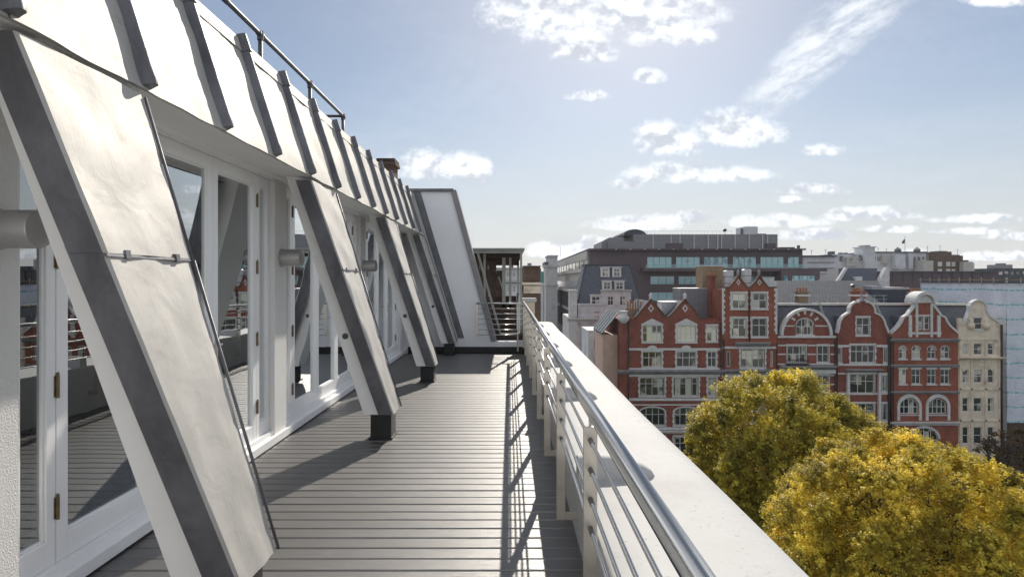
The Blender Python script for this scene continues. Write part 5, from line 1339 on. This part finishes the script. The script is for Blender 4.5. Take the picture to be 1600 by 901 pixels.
# ================================================================== trees
def limb(mb, p, q, r0, r1, n=8): mb.tube(p, q, r0, n, r1, caps=False)
def tree(name, label, base, cx, cz, rx, rz, leafmat, seed, nbough, sprigs, per, brad, leaf, low=-.55, group='big plane trees in the square', twig=False):
    rg = np.random.default_rng(seed); rd = random.Random(seed)
    r = thing(name, label, 'tree', base, group)
    bx, by, bz = base
    mb = MB(); fork = Vector((bx, by, bz + (cz - bz) * .38))
    limb(mb, Vector(base), fork, .55, .40, 10)
    ends = []
    for i in range(11):
        a = 2 * math.pi * i / 11 + rd.uniform(-.25, .25); e = rd.uniform(.35, 1.25)
        tip = Vector((bx + rx * .72 * math.cos(a) * math.cos(e), by + rx * .72 * math.sin(a) * math.cos(e), cz + rz * .72 * math.sin(e)))
        mid = fork.lerp(tip, .5) + Vector((rd.uniform(-.5, .5), rd.uniform(-.5, .5), rd.uniform(.2, .9)))
        limb(mb, fork, mid, .26, .15); limb(mb, mid, tip, .15, .05)
        for j in range(5):
            s_ = mid.lerp(tip, rd.uniform(.1, .9)); d = Vector((rd.gauss(0, 1), rd.gauss(0, 1), rd.uniform(.2, 1.4))).normalized() * rd.uniform(1.2, 2.6)
            limb(mb, s_, s_ + d, .06, .018, 5); ends.append(s_ + d)
    mb.build('trunk', 'bark', r, smooth=True)
    # crown: domed boughs set over the crown, each carrying upright sprigs of leaves
    gold = math.pi * (3 - math.sqrt(5)); C_ = []; D_ = []; R_ = []
    for i in range(nbough):
        u = 1 - (1 - low) * (i + .5) / nbough; a = i * gold + rg.normal(0, .12); c_ = math.sqrt(max(0, 1 - u * u))
        d = np.array((math.cos(a) * c_, math.sin(a) * c_, u)); d += rg.normal(0, .06, 3); d /= np.linalg.norm(d)
        rb = brad * rg.uniform(.75, 1.3)
        t = 1 - rb * .75 / rx + rg.uniform(-.10, .05) - (.16 if rg.random() < .25 else 0)
        C_.append(np.array((bx, by, cz)) + d * t * np.array((rx, rx, rz))); D_.append(d); R_.append(rb)
    C_ = np.array(C_); D_ = np.array(D_); R_ = np.array(R_)
    ns = sprigs; up = np.array((0, 0, 1.0))
    S_ = D_[:, None, :] * .55 + up * .75 + rg.normal(0, .50, (nbough, ns, 3)); S_ /= np.linalg.norm(S_, axis=2)[:, :, None]
    L_ = rg.uniform(.78, 1.2, (nbough, ns)); T_ = rg.random((nbough, ns))
    N = nbough * ns * per
    bi = np.repeat(np.arange(nbough), ns * per); si = np.tile(np.repeat(np.arange(ns), per), nbough)
    t = .45 + .60 * rg.random(N) ** .75
    s_ = S_[bi, si]
    pos = C_[bi] + s_ * (R_[bi] * L_[bi, si] * t)[:, None] + rg.normal(0, 1, (N, 3)) * (R_[bi] * .088 * (1.35 - .9 * t))[:, None]
    nf = N // 7                                                     # leaves deep inside, so the crown is not hollow
    g_ = rg.normal(0, 1, (nf, 3)); g_ /= np.linalg.norm(g_, axis=1)[:, None]; g_[:, 2] = np.maximum(g_[:, 2], low)
    pos[:nf * 7:7] = np.array((bx, by, cz)) + g_ * (rg.uniform(.35, .84, nf)[:, None]) * np.array((rx, rx, rz))
    q = s_ * .45 + up * .65 + rg.normal(0, .45, (N, 3)); q /= np.linalg.norm(q, axis=1)[:, None]
    a1 = np.cross(q, rg.normal(0, 1, (N, 3))); a1 /= np.linalg.norm(a1, axis=1)[:, None]; a2 = np.cross(q, a1)
    sz = leaf * rg.uniform(.6, 1.3, N)
    v = np.empty((N, 4, 3)); v[:, 0] = pos - a1 * (sz * .62)[:, None]; v[:, 1] = pos - a2 * (sz * .42)[:, None] + q * (sz * .1)[:, None]; v[:, 2] = pos + a1 * (sz * .62)[:, None]; v[:, 3] = pos + a2 * (sz * .42)[:, None] + q * (sz * .1)[:, None]
    v = v.reshape(-1, 3) - np.array(base)
    me = bpy.data.meshes.new('crown'); me.vertices.add(N * 4); me.vertices.foreach_set('co', v.ravel().astype(np.float32))
    me.loops.add(N * 4); me.loops.foreach_set('vertex_index', np.arange(N * 4, dtype=np.int32))
    me.polygons.add(N); me.polygons.foreach_set('loop_start', np.arange(0, N * 4, 4, dtype=np.int32)); me.polygons.foreach_set('loop_total', np.full(N, 4, dtype=np.int32))
    me.materials.append(M[leafmat]); me.update(calc_edges=True); me.validate()
    o = link('crown', me, r, Vector(base)); o['kind'] = 'stuff'
    return r
def TP(px, Y): return (px - VX) * Y / FPX
Y1 = 46.0; k = Y1 / FPX
tree('plane_tree', 'rounded green gold tree in front of the red houses, the farther of two', (TP(1221, Y1), Y1, GROUND), 0, EYE - (735 - VY) * k, 150 * k, 148 * k, 'leaf1', 3, 92, 64, 52, 1.7, .14)
Y2 = 30.0; k = Y2 / FPX
tree('plane_tree', 'large golden tree at the lower right corner, the nearer of two', (TP(1412, Y2), Y2, GROUND), 0, EYE - (862 - VY) * k, 198 * k, 176 * k, 'leaf2', 5, 110, 68, 58, 1.32, .10, low=-.7)
Y3 = 66.0; k = Y3 / FPX
tree('thin_tree', 'thin brown autumn tree in front of the stone house', (TP(1560, Y3), Y3, GROUND), 0, EYE - (735 - VY) * k, 34 * k, 78 * k, 'leaf3', 8, 26, 14, 9, .8, .2, low=-.6, group=None)
tree('thin_tree', 'bare brown tree at the right edge below the sheeting', (TP(1612, Y3 + 2), Y3 + 2, GROUND), 0, EYE - (735 - VY) * k, 48 * k, 66 * k, 'leaf3', 9, 40, 16, 9, .9, .2, low=-.6, group=None)

# ================================================================== haze over the city
hm = bpy.data.materials.new('pale_city_haze'); hm.use_nodes = True
ht = NT(hm.node_tree); ht.n.clear()
pv = ht.new('ShaderNodeVolumePrincipled'); pv.inputs['Color'].default_value = (.92, .95, 1.0, 1); pv.inputs['Density'].default_value = 0.00011; pv.inputs['Anisotropy'].default_value = 0.35
ho = ht.new('ShaderNodeOutputMaterial'); ht.link(pv.outputs[0], ho.inputs['Volume'])
hz_ = MB().box(-3020, 3020, -620, 4020, GROUND - 1.6, 20).build('haze', hm); hz_['kind'] = 'stuff'

for o_ in bpy.data.objects:
    if '_base' in o_.keys(): del o_['_base']
